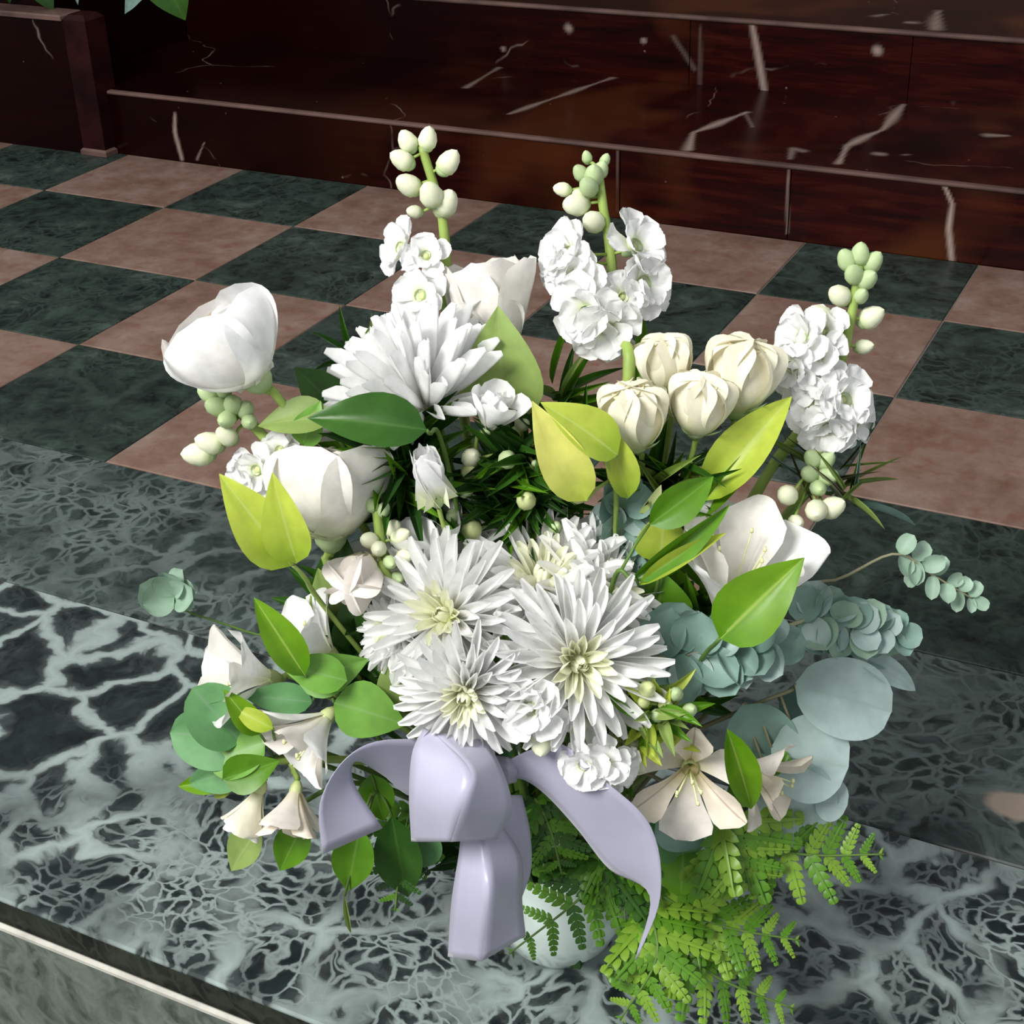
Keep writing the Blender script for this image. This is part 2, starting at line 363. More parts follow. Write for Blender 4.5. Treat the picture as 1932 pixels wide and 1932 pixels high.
def leaf(parent, base, tip, W, kind, mat, roll=0, face=None, name='leaf'):
    y = tip-base; L = y.length; y.normalize(); n = (face or TOCAM); x = y.cross(n).normalized(); z = x.cross(y)
    m = M(((x.x, y.x, z.x, base.x), (x.y, y.y, z.y, base.y), (x.z, y.z, z.z, base.z), (0, 0, 0, 1)))
    return link(name, sheet(kind, mat), parent, world=m @ M.Rotation(math.radians(roll), 4, 'Y') @ sc(W, L, L))

# ------------------------------------------------------------------ setting: floor, border, steps
T = .30
def struct(name, b, mat, label=None):
    o = link(name, b.mesh(name, mat, False)); o['kind'] = 'structure'; ORIGIN[o.name] = M.Identity(4)
    if label: o['label'] = label
    return o
b = B(); b.box(-3.0, 3.3, -1.485, -.03, -.05, -.0022)
floor = struct('floor', b, M_GROUT, 'chequered floor of polished pink and dark green marble tiles')
def unit_tile(mat, w, d, nm):
    q = B(); q.box(0, w, 0, d, -.012, 0, .0012); return q.mesh(nm, mat, False)
tiles = {(c, full): unit_tile((M_PINK, M_TILE)[c], T-.0025, (T if full else T-.034)-.0025, 'tile') for c in (0, 1) for full in (0, 1)}
for u in range(-5, 10):
    for v in range(4):
        link('tile', tiles[((u+v) % 2, 1 if v else 0)], floor, world=M.Translation((u*T+.00125, -(v+1)*T+.00125, 0)))
# border courses of veined green slabs
def slab(parent, mat, x0, x1, y0, y1, z1=0, th=.03, name='slab', bev=.0015):
    q = B(); q.box(x0, x1, y0, y1, z1-th, z1, bev); return link(name, q.mesh(name, mat, False), parent)
bo = B(); bo.box(-3.0, 3.3, -1.88, -1.19, -.05, -.0305)
border = struct('trim_1', bo, M_GROUT, 'green marble border along the front edge of the floor')
for x0, x1 in ((-3.0, .45), (.4515, 2.4), (2.4015, 3.3)): slab(border, M_SLAB2, x0, x1, -1.4845, -1.2005)
for x0, x1 in ((-3.0, .3), (.3015, 2.6), (2.6015, 3.3)): slab(border, M_SLAB, x0, x1, -1.885, -1.4855, name='slab', bev=.002)
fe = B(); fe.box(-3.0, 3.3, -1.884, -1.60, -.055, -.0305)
front = struct('trim_2', fe, M_SHADE, 'dark strip painting the shade in the joint under the border slabs')
q = B(); q.box(-3.0, 3.3, -1.8865, -1.86, -.0300, -.0035); link('shade_strip', q.mesh('shade_strip', M_SHADE, False), front)  # dark face imitates the shaded slab front and joint
lo = B(); lo.box(-3.0, 3.3, -1.8905, -1.880, -.30, -.0305); 
lower = struct('wall_front', lo, M_RISER, 'grey green marble riser below the border')
q = B(); q.box(-3.0, 3.3, -1.8925, -1.8866, -.0303, -.0245, .0025); link('worn_edge', q.mesh('worn_edge', M_WORN, False), lower)

lf = B(); lf.box(-3.0, 3.3, -4.2, -1.8906, -.34, -.30); struct('floor', lf, M_RISER, 'grey green marble lower floor in front of the riser')

# steps: each slab is a dense grid so that its veins can be drawn into a point attribute
def vein_sheet(name, parent, axis, const, a0, a1, b0, b1, veins, res=.006, mat=None):
    veins = [(p, w, s, (min(q[0] for q in p)-.05, max(q[0] for q in p)+.05)) for p, w, s in veins]
    na = max(2, int((a1-a0)/res)); nb = max(2, int((b1-b0)/res)); v = []; f = []; val = []
    for j in range(nb+1):
        for i in range(na+1):
            a = a0+(a1-a0)*i/na; c = b0+(b1-b0)*j/nb
            v.append((a, const, c) if axis == 'y' else (a, c, const))
            best = 0
            for pts, w, s, bx in veins:
                if a < bx[0] or a > bx[1]: continue
                for (p0, q0), (p1, q1) in zip(pts, pts[1:]):
                    dx, dy = p1-p0, q1-q0; t = max(0, min(1, ((a-p0)*dx+(c-q0)*dy)/(dx*dx+dy*dy)))
                    dd = math.hypot(a-p0-dx*t, c-q0-dy*t)
                    ww = w*(.75+.35*math.sin(a*47+c*31))
                    best = max(best, s*max(0, 1-dd/ww))
            val.append(best)
        if j: f += [((j-1)*(na+1)+i, (j-1)*(na+1)+i+1, j*(na+1)+i+1, j*(na+1)+i) for i in range(na)]
    q = B(); q.add(v, f); me = q.mesh(name, mat or M_RED, False)
    at = me.attributes.new('vein', 'FLOAT', 'POINT'); at.data.foreach_set('value', val)
    return link(name, me, parent)
Y1, Y2, H1, H2 = -.033, .437, .134, .270
def fy(px, py, y):
    d = ray(px, py); c = CAM+d*((y-CAM.y)/d.y); return (c.x, c.z)
def fz(px, py, z):
    c = on_floor(px, py, z); return (c.x, c.y)
v1 = [([fy(x, y, Y1) for x, y in pl], w, s) for pl, w, s in (
    ([(1780, 345), (1797, 385), (1790, 430), (1795, 490)], .007, 1), ([(330, 215), (330, 250), (343, 300)], .007, .8),
    ([(385, 270), (372, 300)], .005, .5), ([(1488, 280), (1485, 440)], .004, .45), ([(1165, 250), (1166, 400)], .004, .25),
    ([(1500, 300), (1496, 320)], .005, .2))]
v1t = [([fz(x, y, H1) for x, y in pl], w, s) for pl, w, s in (
    ([(960, 215), (1060, 180), (1160, 145)], .013, .6), ([(880, 165), (945, 125)], .011, .55), ([(1300, 282), (1308, 250), (1350, 235), (1408, 212)], .016, .85),
    ([(1405, 212), (1420, 240)], .010, .45), ([(1583, 308), (1598, 275), (1640, 255), (1665, 245), (1705, 197)], .015, .85),
    ([(1865, 255), (1900, 256)], .016, .7), ([(1655, 290), (1665, 291)], .014, .6), ([(1490, 300), (1495, 280), (1515, 285)], .012, .5), ([(1705, 292), (1715, 292)], .012, .5))]
v2 = [([fy(x, y, Y2) for x, y in pl], w, s) for pl, w, s in (
    ([(1418, 38), (1428, 90), (1442, 175)], .010, .85), ([(1270, 70), (1310, 130)], .007, .22), ([(1322, 50), (1320, 160)], .006, .18),
    ([(948, 92), (950, 93)], .011, .9), ([(1072, 52), (1074, 54)], .011, .8), ([(1214, 76), (1216, 77)], .011, .85), ([(1654, 95), (1656, 96)], .012, 1),
    ([(1655, 94), (1657, 95)], .010, .5))]
v2t = [([fz(x, y, H2) for x, y in pl], w, s) for pl, w, s in (([(1765, 55), (1770, 20)], .02, .7), ([(1710, 42), (1722, 43)], .02, .8), ([(1655, 30), (1670, 27)], .02, .6))]
bs = B(); bs.box(-.30, 3.3, Y1+.004, 1.6, -.05, H1-.004)
step1 = struct('marble_step', bs, M_RED, 'lower dark red marble step behind the chequered floor')
for x0, x1 in ((-.03, 1.1445), (1.1465, 1.4655), (1.4675, 3.3)):
    vein_sheet('riser_slab', step1, 'y', Y1, x0, x1, 0, H1-.007, v1, .004)
vein_sheet('tread_slab', step1, 'z', H1, -.20, 3.3, Y1-.001, Y2, v1t, .005)
def nosing(parent, x0, x1, y, z, r=.0038):
    q = B(); v = []; f = []; k = 6
    prof = [(y+.010, z+.0004)]+[(y-r*.2-r*math.sin(a), z-r+.0006+r*math.cos(a)) for a in [math.pi*i/k for i in range(k+1)]]+[(y+.010, z-2*r)]
    for x in (x0, x1): v += [(x, p, c) for p, c in prof]
    m = len(prof); f = [(i, i+1, m+i+1, m+i) for i in range(m-1)] + [tuple(range(m))]
    q.add(v, f); return link('nosing', q.mesh('nosing', M_NOSE), parent)
nosing(step1, -.03, 3.3, Y1, H1)
bs = B(); bs.box(-.30, 3.3, Y2+.004, 1.6, H1-.05, H2-.004)
step2 = struct('marble_step', bs, M_RED, 'upper dark red marble step at the top of the picture')
for x0, x1 in ((-.30, 1.0995), (1.1015, 1.5495), (1.5515, 3.3)):
    vein_sheet('riser_slab', step2, 'y', Y2, x0, x1, H1, H2-.007, v2, .005)
vein_sheet('tread_slab', step2, 'z', H2, -.30, 3.3, Y2-.001, 1.6, v2t, .009)
nosing(step2, -.30, 3.3, Y2, H2, .0045)
bs = B(); bs.box(-3.0, 3.3, 1.6, 1.7, 0, 2.6); struct('added_wall_back', bs, M_WOOD, 'unseen dark wooden wall added behind the steps for their reflections')  # added out of view so the polished treads reflect something dark
# pedestal at the left end of the steps
bs = B(); bs.box(-3.0, -.095, -.062, -.003, 0, .280, .002)
ped = struct('wall_left', bs, M_RED, 'dark red marble pedestal wall at the left end of the steps')
q = B(); q.box(-3.0, -.172, -.0028, .43, 0, .62); link('side_panel', q.mesh('side_panel', M_RED, False), ped)
q = B(); q.box(-3.0, -.0945, -.070, -.0035, .2802, .291, .003); link('capping', q.mesh('capping', M_NOSE, False), ped)
q = B(); q.box(-.0943, -.034, -.066, -.004, 0, .292, .010); link('corner_post', q.mesh('corner_post', M_POST, False), ped)
q = B(); q.box(-.098, -.028, -.072, -.0345, 0.0005, .014, .004); link('plinth', q.mesh('plinth', M_NOSE, False), ped)

# ------------------------------------------------------------------ bowl, foam
def lathe(prof, seg=48):
    q = B(); v = []; f = []; uv = []
    for i, (r, z) in enumerate(prof):
        for j in range(seg):
            a = 2*math.pi*j/seg; v.append((r*math.cos(a), r*math.sin(a), z)); uv.append((j/seg, i/len(prof)))
        if i: f += [((i-1)*seg+j, (i-1)*seg+(j+1) % seg, i*seg+(j+1) % seg, i*seg+j) for j in range(seg)]
    q.add(v, f, uv); return q
def glaze():
    m, n, l, bb, o = nt('pale_mint_glaze'); pos = world_pos(n, l)
    r = ramp(n, [(.3, (.60, .72, .66)), (.7, (.70, .80, .76))]); l.new(noise(n, l, pos, 14, 3).outputs['Fac'], r.inputs[0]); l.new(r.outputs[0], bb.inputs['Base Color'])
    bb.inputs['Roughness'].default_value = .12; bb.inputs['Coat Weight'].default_value = .4; return m
BOWL = on_floor(1055, 1778)
bowl = thing('flower_bowl', 'pale glossy bowl mostly hidden under the ribbon and ferns', 'bowl', BOWL)
link('body', lathe([(r*.78, z) for r, z in [(0, .001), (.036, .001), (.042, .004), (.058, .020), (.072, .045), (.079, .075), (.080, .105), (.081, .118), (.078, .120), (.076, .112), (.074, .075), (.055, .025), (.036, .010), (0, .008)]]).mesh('body', glaze()), bowl)
q = B(); q.box(-.034, .034, -.034, .034, .016, .124, .006); link('floral_foam', q.mesh('floral_foam', DEEP, False), bowl)

# ------------------------------------------------------------------ flower builders
GRP = {}
def mum(label, loc, axis, R, rings, roll=0, disc=.16, mat=None, group='white chrysanthemums', via=None, n_leaf=0):
    t = thing('chrysanthemum', label, 'flower', neck(loc), group); H = frame(loc, axis, roll)
    for (n, el, lf, wf, kind, z) in rings:
        off = J(0, 6)
        for i in range(n):
            petal(t, H, kind, mat or (PURE if lf > .6 else YELP), off+2*math.pi*(i+J(-.22, .22))/n, el+J(-7, 7), R*lf*J(.90, 1.06), R*wf*J(.9, 1.1), R*.05, R*z, twist=J(-.25, .25))
    blob(t, H, 'dome', YELG, R*disc, R*disc*1.1, 'disc', R*.12)
    blob(t, H, 'calyx', BUDG, R*.17, R*.16, 'calyx', -R*.05)
    stem_to(t, loc-H.col[2].xyz*R*.1, H.col[2].xyz, .003, STEMD, via); return t
DAISY = [(22, 2, 1.0, .135, 'strap', 0), (22, 16, .95, .135, 'strap', .03), (18, 34, .78, .13, 'strap', .06), (14, 52, .56, .115, 'strap', .08), (10, 66, .36, .10, 'strap_in', .08)]
SPIDER = [(16, -22, .85, .12, 'strap', -.02), (28, 4, 1.0, .12, 'strap', 0), (28, 20, 1.05, .12, 'strap', .04), (26, 38, 1.05, .12, 'strap', .07), (22, 55, 1.0, .12, 'strap', .1), (16, 72, .95, .12, 'strap', .1)]
def lisianthus(label, loc, axis, R, mat=WHITE2, roll=0, kinds=('cupped', 'cupped', 'flare'), n=(4, 4, 4), el=(80, 68, 58), mats=None, group='large white lisianthus', via=None, w=1.0, name='lisianthus', bell=1.0):
    t = thing(name, label, 'flower', neck(loc), group); H = frame(loc, axis, roll)
    for k in range(len(n)):
        off = roll+k*.8
        for i in range(n[k]):
            mm = (mats or {}).get((k, i), mat)
            petal(t, H, kinds[k], mm, off+2*math.pi*(i+J(-.06, .06))/n[k], el[k]+J(-5, 5), R*1.9*bell*(1-.10*(len(n)-1-k))*J(.94, 1.04), R*1.45*w*(.75+.12*k), R*.12, R*.05)
    blob(t, H, 'dome', YELG, R*.2, R*.5, 'pistil', R*.2)
    cal = blob(t, H, 'calyx', BUDG, R*.30, R*.40, 'calyx', 0)
    for i in range(5): petal(t, H, 'spiky', BUDG, 2*math.pi*i/5, 72, R*.8, R*.16, R*.22, -.02*R, 'sepal')
    stem_to(t, loc-H.col[2].xyz*R*.15, H.col[2].xyz, min(.003, R*.075), STEM, via); return t
def rose(label, loc, axis, R, group='cream spray roses'):
    t = thing('spray_rose', label, 'rose', neck(loc), group); H = frame(loc, axis, J(0, 3))
    for k, (n, el, L, W, r0, mt) in enumerate(((5, 60, 2.3, 1.75, .30, CREAM), (5, 65, 2.4, 1.5, .22, CREAM), (4, 72, 2.35, 1.1, .12, CREAM_IN), (3, 72, 1.95, .8, .05, CREAM_IN))):
        for i in range(n): petal(t, H, ('bulb', 'bulb', 'bulb', 'wrap')[k], mt, k*.7+2*math.pi*(i+J(-.1, .1))/n, el+J(-3, 3)-14, R*L*J(.95, 1.04), R*W, R*r0, 0)
    blob(t, H, 'calyx', BUDG, R*.42, R*.45, 'calyx', 0)
    for i in range(5): petal(t, H, 'spiky', BUDG, 2*math.pi*i/5+.3, 25, R*1.0, R*.25, R*.3, 0, 'sepal')
    stem_to(t, loc-H.col[2].xyz*R*.15, H.col[2].xyz, .0022, STEM); return t
def nearest(path, p): return min(path, key=lambda q: (q-p).length)
def floret(t, path, loc, R, axis, mat=WHITE, n=9, name='floret'):
    H = frame(loc, axis, J(0, 6)); f = blob(t, H, 'calyx', BUDG, R*.22, R*.5, name, -R*.1)
    for i in range(n):
        k = i % 2; petal(f, H, 'ruffle', mat, 2*math.pi*(i+J(-.2, .2))/n, (18, 46)[k]+J(-8, 8), R*(1.0, .85)[k]*J(.9, 1.08), R*(.95, .8)[k], R*.08, R*.08, twist=J(-.2, .2))
    blob(f, H, 'dome', BUDY, R*.13, R*.12, 'eye', R*.12)
    s = nearest(path, loc); pd = B(); tube(pd, [s, s.lerp(loc, .6), loc], .0013, .0012, 5); link('pedicel', wmesh(pd, t).mesh('pedicel', STEM), t)
def bud(t, path, loc, R, axis, mat=BUDW, name='bud'):
    H = frame(loc, axis); R *= .74; o = blob(t, H, 'bud', mat, R, R*1.30, name, -R*.8)
    blob(o, H, 'calyx', BUDG, R*.72, R*.7, 'calyx', -R*.7)
    if path:
        s = nearest(path, loc); pd = B(); tube(pd, [s, s.lerp(loc, .5), loc-H.col[2].xyz*R*.6], .0012, .0011, 5); link('pedicel', wmesh(pd, t).mesh('pedicel', STEM), t)
def stock(label, pts, buds, florets, tip=None, group='white stock stems', r=.0042, leaves=()):
    pp = [P(*p) for p in pts]; t = thing('stock_flower', label, 'flower', neck(pp[-1].lerp(pp[0], .3)), group)
    full = [ORIGIN[t.name].translation]+pp; path = catmull(full, 40); stem_part(t, full, r*1.1, r*.75, STEM, n=40)
    for x, y, d, R, ax in buds: bud(t, path, P(x, y, d), R, D(*ax), BUDW)
    for x, y, d, R, ax in florets: floret(t, path, P(x, y, d), R, D(*ax), WHITE)
    for x, y, d, R, ax in (tip or ()): bud(t, path, P(x, y, d), R, D(*ax), BUDG)
    for (x0, y0, d0, x1, y1, d1, W, mat) in leaves: leaf(t, P(x0, y0, d0), P(x1, y1, d1), W, 'lance', mat)
    return t
def alstro(label, loc, axis, R, roll=0, group='alstroemeria blooms', mats=(BLUSH, STREAK), el=(52, 62), via=None, leaves=(), stamens=4):
    t = thing('alstroemeria', label, 'flower', neck(loc), group); H = frame(loc, axis, roll)
    for i in range(3): petal(t, H, 'spoon', mats[0], roll+2*math.pi*i/3, el[0]+J(-6, 6), R*1.35, R*.88, R*.06)
    for i in range(3): petal(t, H, 'spoon', mats[1], roll+2*math.pi*(i+.5)/3, el[1]+J(-6, 6), R*1.4, R*.62, R*.05)
    for i in range(stamens):
        a = J(0, 6.28); s = H @ V((0, 0, R*.2)); e = H @ V((math.cos(a)*R*.22, math.sin(a)*R*.22, R*J(.9, 1.1)))
        b = B(); tube(b, [s, s.lerp(e, .5), e], .0007, .0006, 4); tube(b, [e, e+Z*.001, e+Z*.003], .0013, .001, 5); link('stamen', wmesh(b, t).mesh('stamen', YELG), t)
    blob(t, H, 'calyx', BUDY, R*.16, R*.28, 'ovary', 0)
    stem_to(t, loc-H.col[2].xyz*R*.12, H.col[2].xyz, .0022, STEM, via)
    for (x0, y0, d0, x1, y1, d1, W, mat) in leaves: leaf(t, P(x0, y0, d0), P(x1, y1, d1), W, 'lance', mat)
    return t
def leafy(name, label, cat, leaves, stem=None, mat=STEMD, group=None, via=None, r=.0022):
    """a cut stem with single leaves: leaves = (x0,y0,d0, x1,y1,d1, width, kind, material[, roll])"""
    b0 = P(*leaves[0][:3]); t = thing(name, label, cat, neck(b0), group)
    nodes = [P(*s) for s in stem] if stem else []
    pts = [ORIGIN[t.name].translation]+nodes+([b0] if not nodes else [])
    if len(pts) == 2: pts.insert(1, pts[0].lerp(pts[1], .5)+Z*.015)
    stem_part(t, pts, r, r*.6, mat, n=18); path = catmull(pts, 30)
    for lf in leaves:
        b = P(*lf[:3]); e = P(*lf[3:6]); leaf(t, b, e, lf[6], lf[7], lf[8], lf[9] if len(lf) > 9 else J(-12, 12))
        s = nearest(path, b)
        if (s-b).length > .004:
            pd = B(); tube(pd, [s, s.lerp(b, .5)+Z*.002, b], .0012, .001, 5); link('petiole', wmesh(pd, t).mesh('petiole', mat), t)
    return t
def sprig(name, label, cat, pts, n, L, W, kind, mat, smat=STEMD, group=None, start=.25, spread=55, pair=True, taper=.5, r=.0018, rnd=18, tip=True):
    pp = [P(*p) for p in pts]; s = neck(pp[-1].lerp(pp[0], .4)); t = thing(name, label, cat, s, group)
    full = [s]+pp; stem_part(t, full, r*1.2, r*.5, smat, n=24); path = catmull(full, 60)
    for i in range(n):
        k = start+(1-start)*i/max(1, n-1); ix = min(59, int(k*60)); p = path[ix]; ax = (path[min(60, ix+1)]-path[max(0, ix-1)]).normalized()
        side = ax.cross(TOCAM).normalized(); nn = side.cross(ax)
        tp = 1-(1-taper)*(i/max(1, n-1))
        for sgn in ((-1, 1) if pair else ((-1, 1)[i % 2],)):
            a = math.radians(spread+J(-rnd, rnd)); b = J(-.6, .6)
            dr = ax*math.cos(a)+(side*sgn*math.cos(b)+nn*math.sin(b))*math.sin(a)
            l_ = L*tp*J(.85, 1.12); fc = (TOCAM+V((J(-.5, .5), J(-.5, .5), J(-.3, .5)))).normalized()
            leaf(t, p, p+dr*l_, W*tp*J(.88, 1.1), kind, mat[i % len(mat)] if isinstance(mat, (list, tuple)) else mat, J(-15, 15), fc)
    if tip: leaf(t, path[-1], path[-1]+(path[-1]-path[-4]).normalized()*L*taper, W*taper, kind, mat[0] if isinstance(mat, (list, tuple)) else mat, 0)
    return t
def pinna_mesh(mat):
    k = ('pinna', mat.name)
    if k in CACHE: return CACHE[k]
    b = B(); v = []; f = []; uv = []; n = 6
    def strip(p, d, L, W):
        o = len(v); x = V((-d.y, d.x, 0))
        for t, w, z in ((0, .6, 0), (.35, 1, .006), (.75, .72, .0), (1, .06, -.02)):
            q = p+d*L*t
            for s in (-1, 0, 1): c = q+x*(s*W*w*.5); v.append((c.x, c.y, z+(.007 if s == 0 else 0)+p.z)); uv.append((.5+s*.5, .2+.8*t))
        for i in range(3): f.extend([(o+i*3+j, o+i*3+j+1, o+i*3+j+4, o+i*3+j+3) for j in (0, 1)])
    for i in range(n):
        y = .04+.86*i/(n-1); ln = .25*(1-y)**.6*min(1, .7+y*3)+.05
        for s in (-1, 1):
            dv = V((s*.74, .67, 0)).normalized(); strip(V((0, y, -.10*y*y)), dv, ln, .145)
    strip(V((0, .0, 0)), V((0, 1, 0)), 1.0, .07)
    b.add(v, f, uv); CACHE[k] = b.mesh('pinna', mat); return CACHE[k]
def fern(label, pts, width, mats, n=9, face=None, start=.28, group='leatherleaf fern fronds'):
    pp = [P(*p) for p in pts]; s = neck(pp[0]); t = thing('fern_frond', label, 'fern', s, group)
    full = [s]+pp; stem_part(t, full, .0018, .0007, STEMD, 'rachis', n=24); path = catmull(full, 60)
    fc0 = face or TOCAM
    for i in range(n):
        k = start+(1-start)*(i/(n-1))**.95; ix = min(59, int(k*60)); p = path[ix]; ax = (path[min(60, ix+1)]-path[max(0, ix-1)]).normalized()
        side = ax.cross(fc0).normalized(); nn = side.cross(ax); w = width*(1-(i/(n-1)))**.7+width*.10
        for sg in (-1, 1):
            a = math.radians(58+J(-6, 6)); dr = (ax*math.cos(a)+side*sg*math.sin(a)+nn*J(-.18, .12)).normalized()
            L = w*J(.9, 1.08); y = dr; x = y.cross(nn).normalized(); z = x.cross(y)
            m = M(((x.x, y.x, z.x, p.x), (x.y, y.y, z.y, p.y), (x.z, y.z, z.z, p.z), (0, 0, 0, 1)))
            link('pinna', pinna_mesh(mats[(i+(sg > 0)) % len(mats)]), t, world=m @ M.Rotation(J(-.25, .25), 4, 'Y') @ sc(L*.95, L, L))
    return t

# ------------------------------------------------------------------ the bouquet
# --- chrysanthemums
mum('large spiky white chrysanthemum seen from the side, upper left above dark green leaf', P(805, 772, .02), D(-.36, .80, -.34), .066, SPIDER, .3)
mum('biggest open white chrysanthemum facing front, right of the central cluster', P(1085, 1245, -.11), D(.12, .45, .85), .061, DAISY, .2)
mum('white chrysanthemum at the upper left of the central cluster', P(850, 1165, -.08), D(-.30, .60, .70), .056, DAISY, .5)
mum('white chrysanthemum facing upward at the top of the central cluster', P(1020, 1120, -.05), D(.05, .95, .25), .066, DAISY, .9)
mum('white chrysanthemum lowest in the central cluster, just above the bow', P(882, 1300, -.12), D(-.12, .18, .95), .048, DAISY, .1)
mum('small white chrysanthemum at the left edge of the central cluster', P(762, 1190, -.07), D(-.75, .45, .50), .034, DAISY, 1.3, .2)
mum('white chrysanthemum tilted right behind the big open one', P(1120, 1130, -.05), D(.62, .62, .35), .056, DAISY, 2.1)

# --- lisianthus
lisianthus('leftmost white lisianthus with a peach tinted rim, leaning up left', P(492, 722, .0), D(-.50, .72, .0), .038, PURE, .9, mats={(1, 0): PEACH, (1, 1): PEACH}, kinds=('bulb', 'bulb', 'wrap'), n=(4, 5, 5), el=(66, 46, 30), bell=.98, w=1.15)
lisianthus('large round white lisianthus above the chartreuse leaf pair', P(625, 1022, -.03), D(-.0, .86, -.16), .041, WHITE2, .2, kinds=('cupped', 'bulb', 'wrap'), n=(4, 5, 5), el=(70, 46, 34), bell=1.06, w=1.1)
lisianthus('tall white lisianthus at the top, behind the spiky chrysanthemum', P(945, 715, .06), D(-.12, .86, -.30), .041, WHITE2, .7, kinds=('cupped', 'broad', 'broad'), n=(4, 4, 6), el=(84, 74, 64), bell=1.05)
lisianthus('white lisianthus behind the upper left of the chrysanthemum cluster', P(818, 1085, -.025), D(-.12, .9, .1), .033, WHITE, 1.1, kinds=('cupped', 'broad', 'flare'), n=(3, 4, 4), el=(70, 52, 35))
lisianthus('small pointed white lisianthus bud opening left of the dark filler', P(825, 948, -.055), D(-.15, .9, .1), .020, WHITE, .3, kinds=('broad', 'broad', 'spiky'), n=(3, 4, 5), el=(84, 78, 70), group='lisianthus buds', bell=1.15)
lisianthus('small white lisianthus bud under the olive leaf', P(918, 812, -.01), D(.30, .85, .2), .018, WHITE, .3, kinds=('cupped', 'cupped', 'broad'), n=(3, 4, 4), el=(78, 66, 52), group='lisianthus buds')
lisianthus('round pinkish white lisianthus bud left of the chrysanthemum cluster', P(700, 1065, -.05), D(-.35, .1, .9), .024, BLUSH, .3, kinds=('bulb', 'bulb', 'bulb'), n=(4, 4, 5), el=(76, 62, 48), group='lisianthus buds', w=1.1)

# --- spray roses
for px, py, d, R, ax, lb in ((1258, 738, .03, .0200, (-.1, .95, -.1), 'topmost cream spray rose with a squarish top'),
                             (1385, 775, .02, .0262, (.15, .9, -.1), 'largest cream spray rose, at the right of the four'),
                             (1312, 815, .0, .0215, (.1, .92, .05), 'cream spray rose in the middle, between its three neighbours'),
                             (1202, 842, -.01, .0232, (-.12, .92, .05), 'lowest cream spray rose, at the left of the four')):
    rose(lb, P(px, py, d), D(*ax), R)

# --- stock
stock('tall white stock stem at the upper left with open tip buds', [(850, 640, .09), (842, 500, .11), (832, 400, .12), (795, 275, .13)],
      [(772, 272, .13, .010, (-.4, .9, .2)), (806, 268, .13, .010, (.2, .95, .1)), (764, 305, .125, .0105, (-.8, .6, .2)), (842, 312, .125, .0115, (.6, .8, .1)),
       (776, 352, .12, .0115, (-.7, .6, .4)), (815, 372, .115, .0125, (-.2, .8, .5)), (838, 390, .12, .013, (.4, .8, .3)), (786, 400, .118, .007, (-.8, .3, .4))],
      [(765, 470, .105, .021, (-.75, .45, .5)), (805, 485, .09, .017, (-.1, .6, .7)), (800, 560, .075, .022, (-.5, .5, .7))])
stock('white stock stem standing at the top centre, left of the spray roses', [(1182, 760, .02), (1165, 640, .06), (1152, 480, .09), (1138, 390, .10), (1128, 315, .11)],
      [(1065, 358, .105, .0075, (-.9, .3, .3)), (1092, 386, .10, .012, (-.75, .2, .6)), (1122, 420, .095, .0115, (-.4, .5, .7)), (1098, 375, .105, .009, (-.5, .6, .5))],
      [(1082, 482, .08, .024, (-.7, .55, .45)), (1092, 520, .07, .022, (-.4, .35, .8)), (1190, 470, .085, .025, (.6, .65, .4)), (1205, 535, .07, .024, (.65, .3, .65)), (1112, 585, .055, .026, (-.35, .1, .9)), (1142, 612, .05, .025, (.05, -.1, .95)), (1172, 560, .06, .019, (.2, .3, .9)), (1055, 500, .085, .016, (-.9, .4, .2))],
      tip=[(1108, 300, .115, .0055, (-.2, 1, .1)), (1140, 305, .115, .0055, (.4, .9, .1)), (1098, 330, .11, .008, (-.5, .8, .3)), (1120, 335, .105, .010, (.0, .9, .5)), (1112, 355, .10, .010, (-.3, .7, .6)), (1132, 325, .11, .008, (.3, .9, .2))],
      leaves=((1205, 740, .04, 1215, 590, .08, .012, MID),))
stock('white stock stem at the far right with a green bud tip', [(1400, 980, .05), (1510, 810, .035), (1580, 700, .05), (1605, 600, .06), (1622, 500, .07)],
      [(1588, 560, .065, .011, (-.7, .6, .4)), (1637, 602, .065, .0115, (.7, .6, .3)), (1625, 655, .06, .008, (.7, .3, .4)), (1552, 600, .06, .012, (-.6, .6, .5))],
      [(1520, 640, .05, .022, (-.7, .4, .6)), (1555, 628, .055, .018, (-.3, .6, .7)), (1500, 690, .045, .021, (-.7, .2, .7)), (1545, 670, .045, .020, (-.2, .4, .9)),
       (1535, 765, .03, .022, (-.4, .3, .85)), (1585, 755, .03, .024, (.4, .45, .8)), (1605, 795, .03, .018, (.7, .1, .7)), (1560, 800, .025, .022, (.0, -.1, .95)), (1545, 730, .035, .020, (-.2, .7, .7))],
      tip=[(1600, 495, .072, .010, (-.5, .9, .2)), (1622, 486, .072, .010, (0, 1, .1)), (1642, 500, .072, .010, (.5, .85, .2)), (1612, 520, .066, .010, (-.3, .7, .6)), (1632, 530, .066, .010, (.4, .7, .6)), (1622, 560, .064, .008, (.2, .7, .6))])
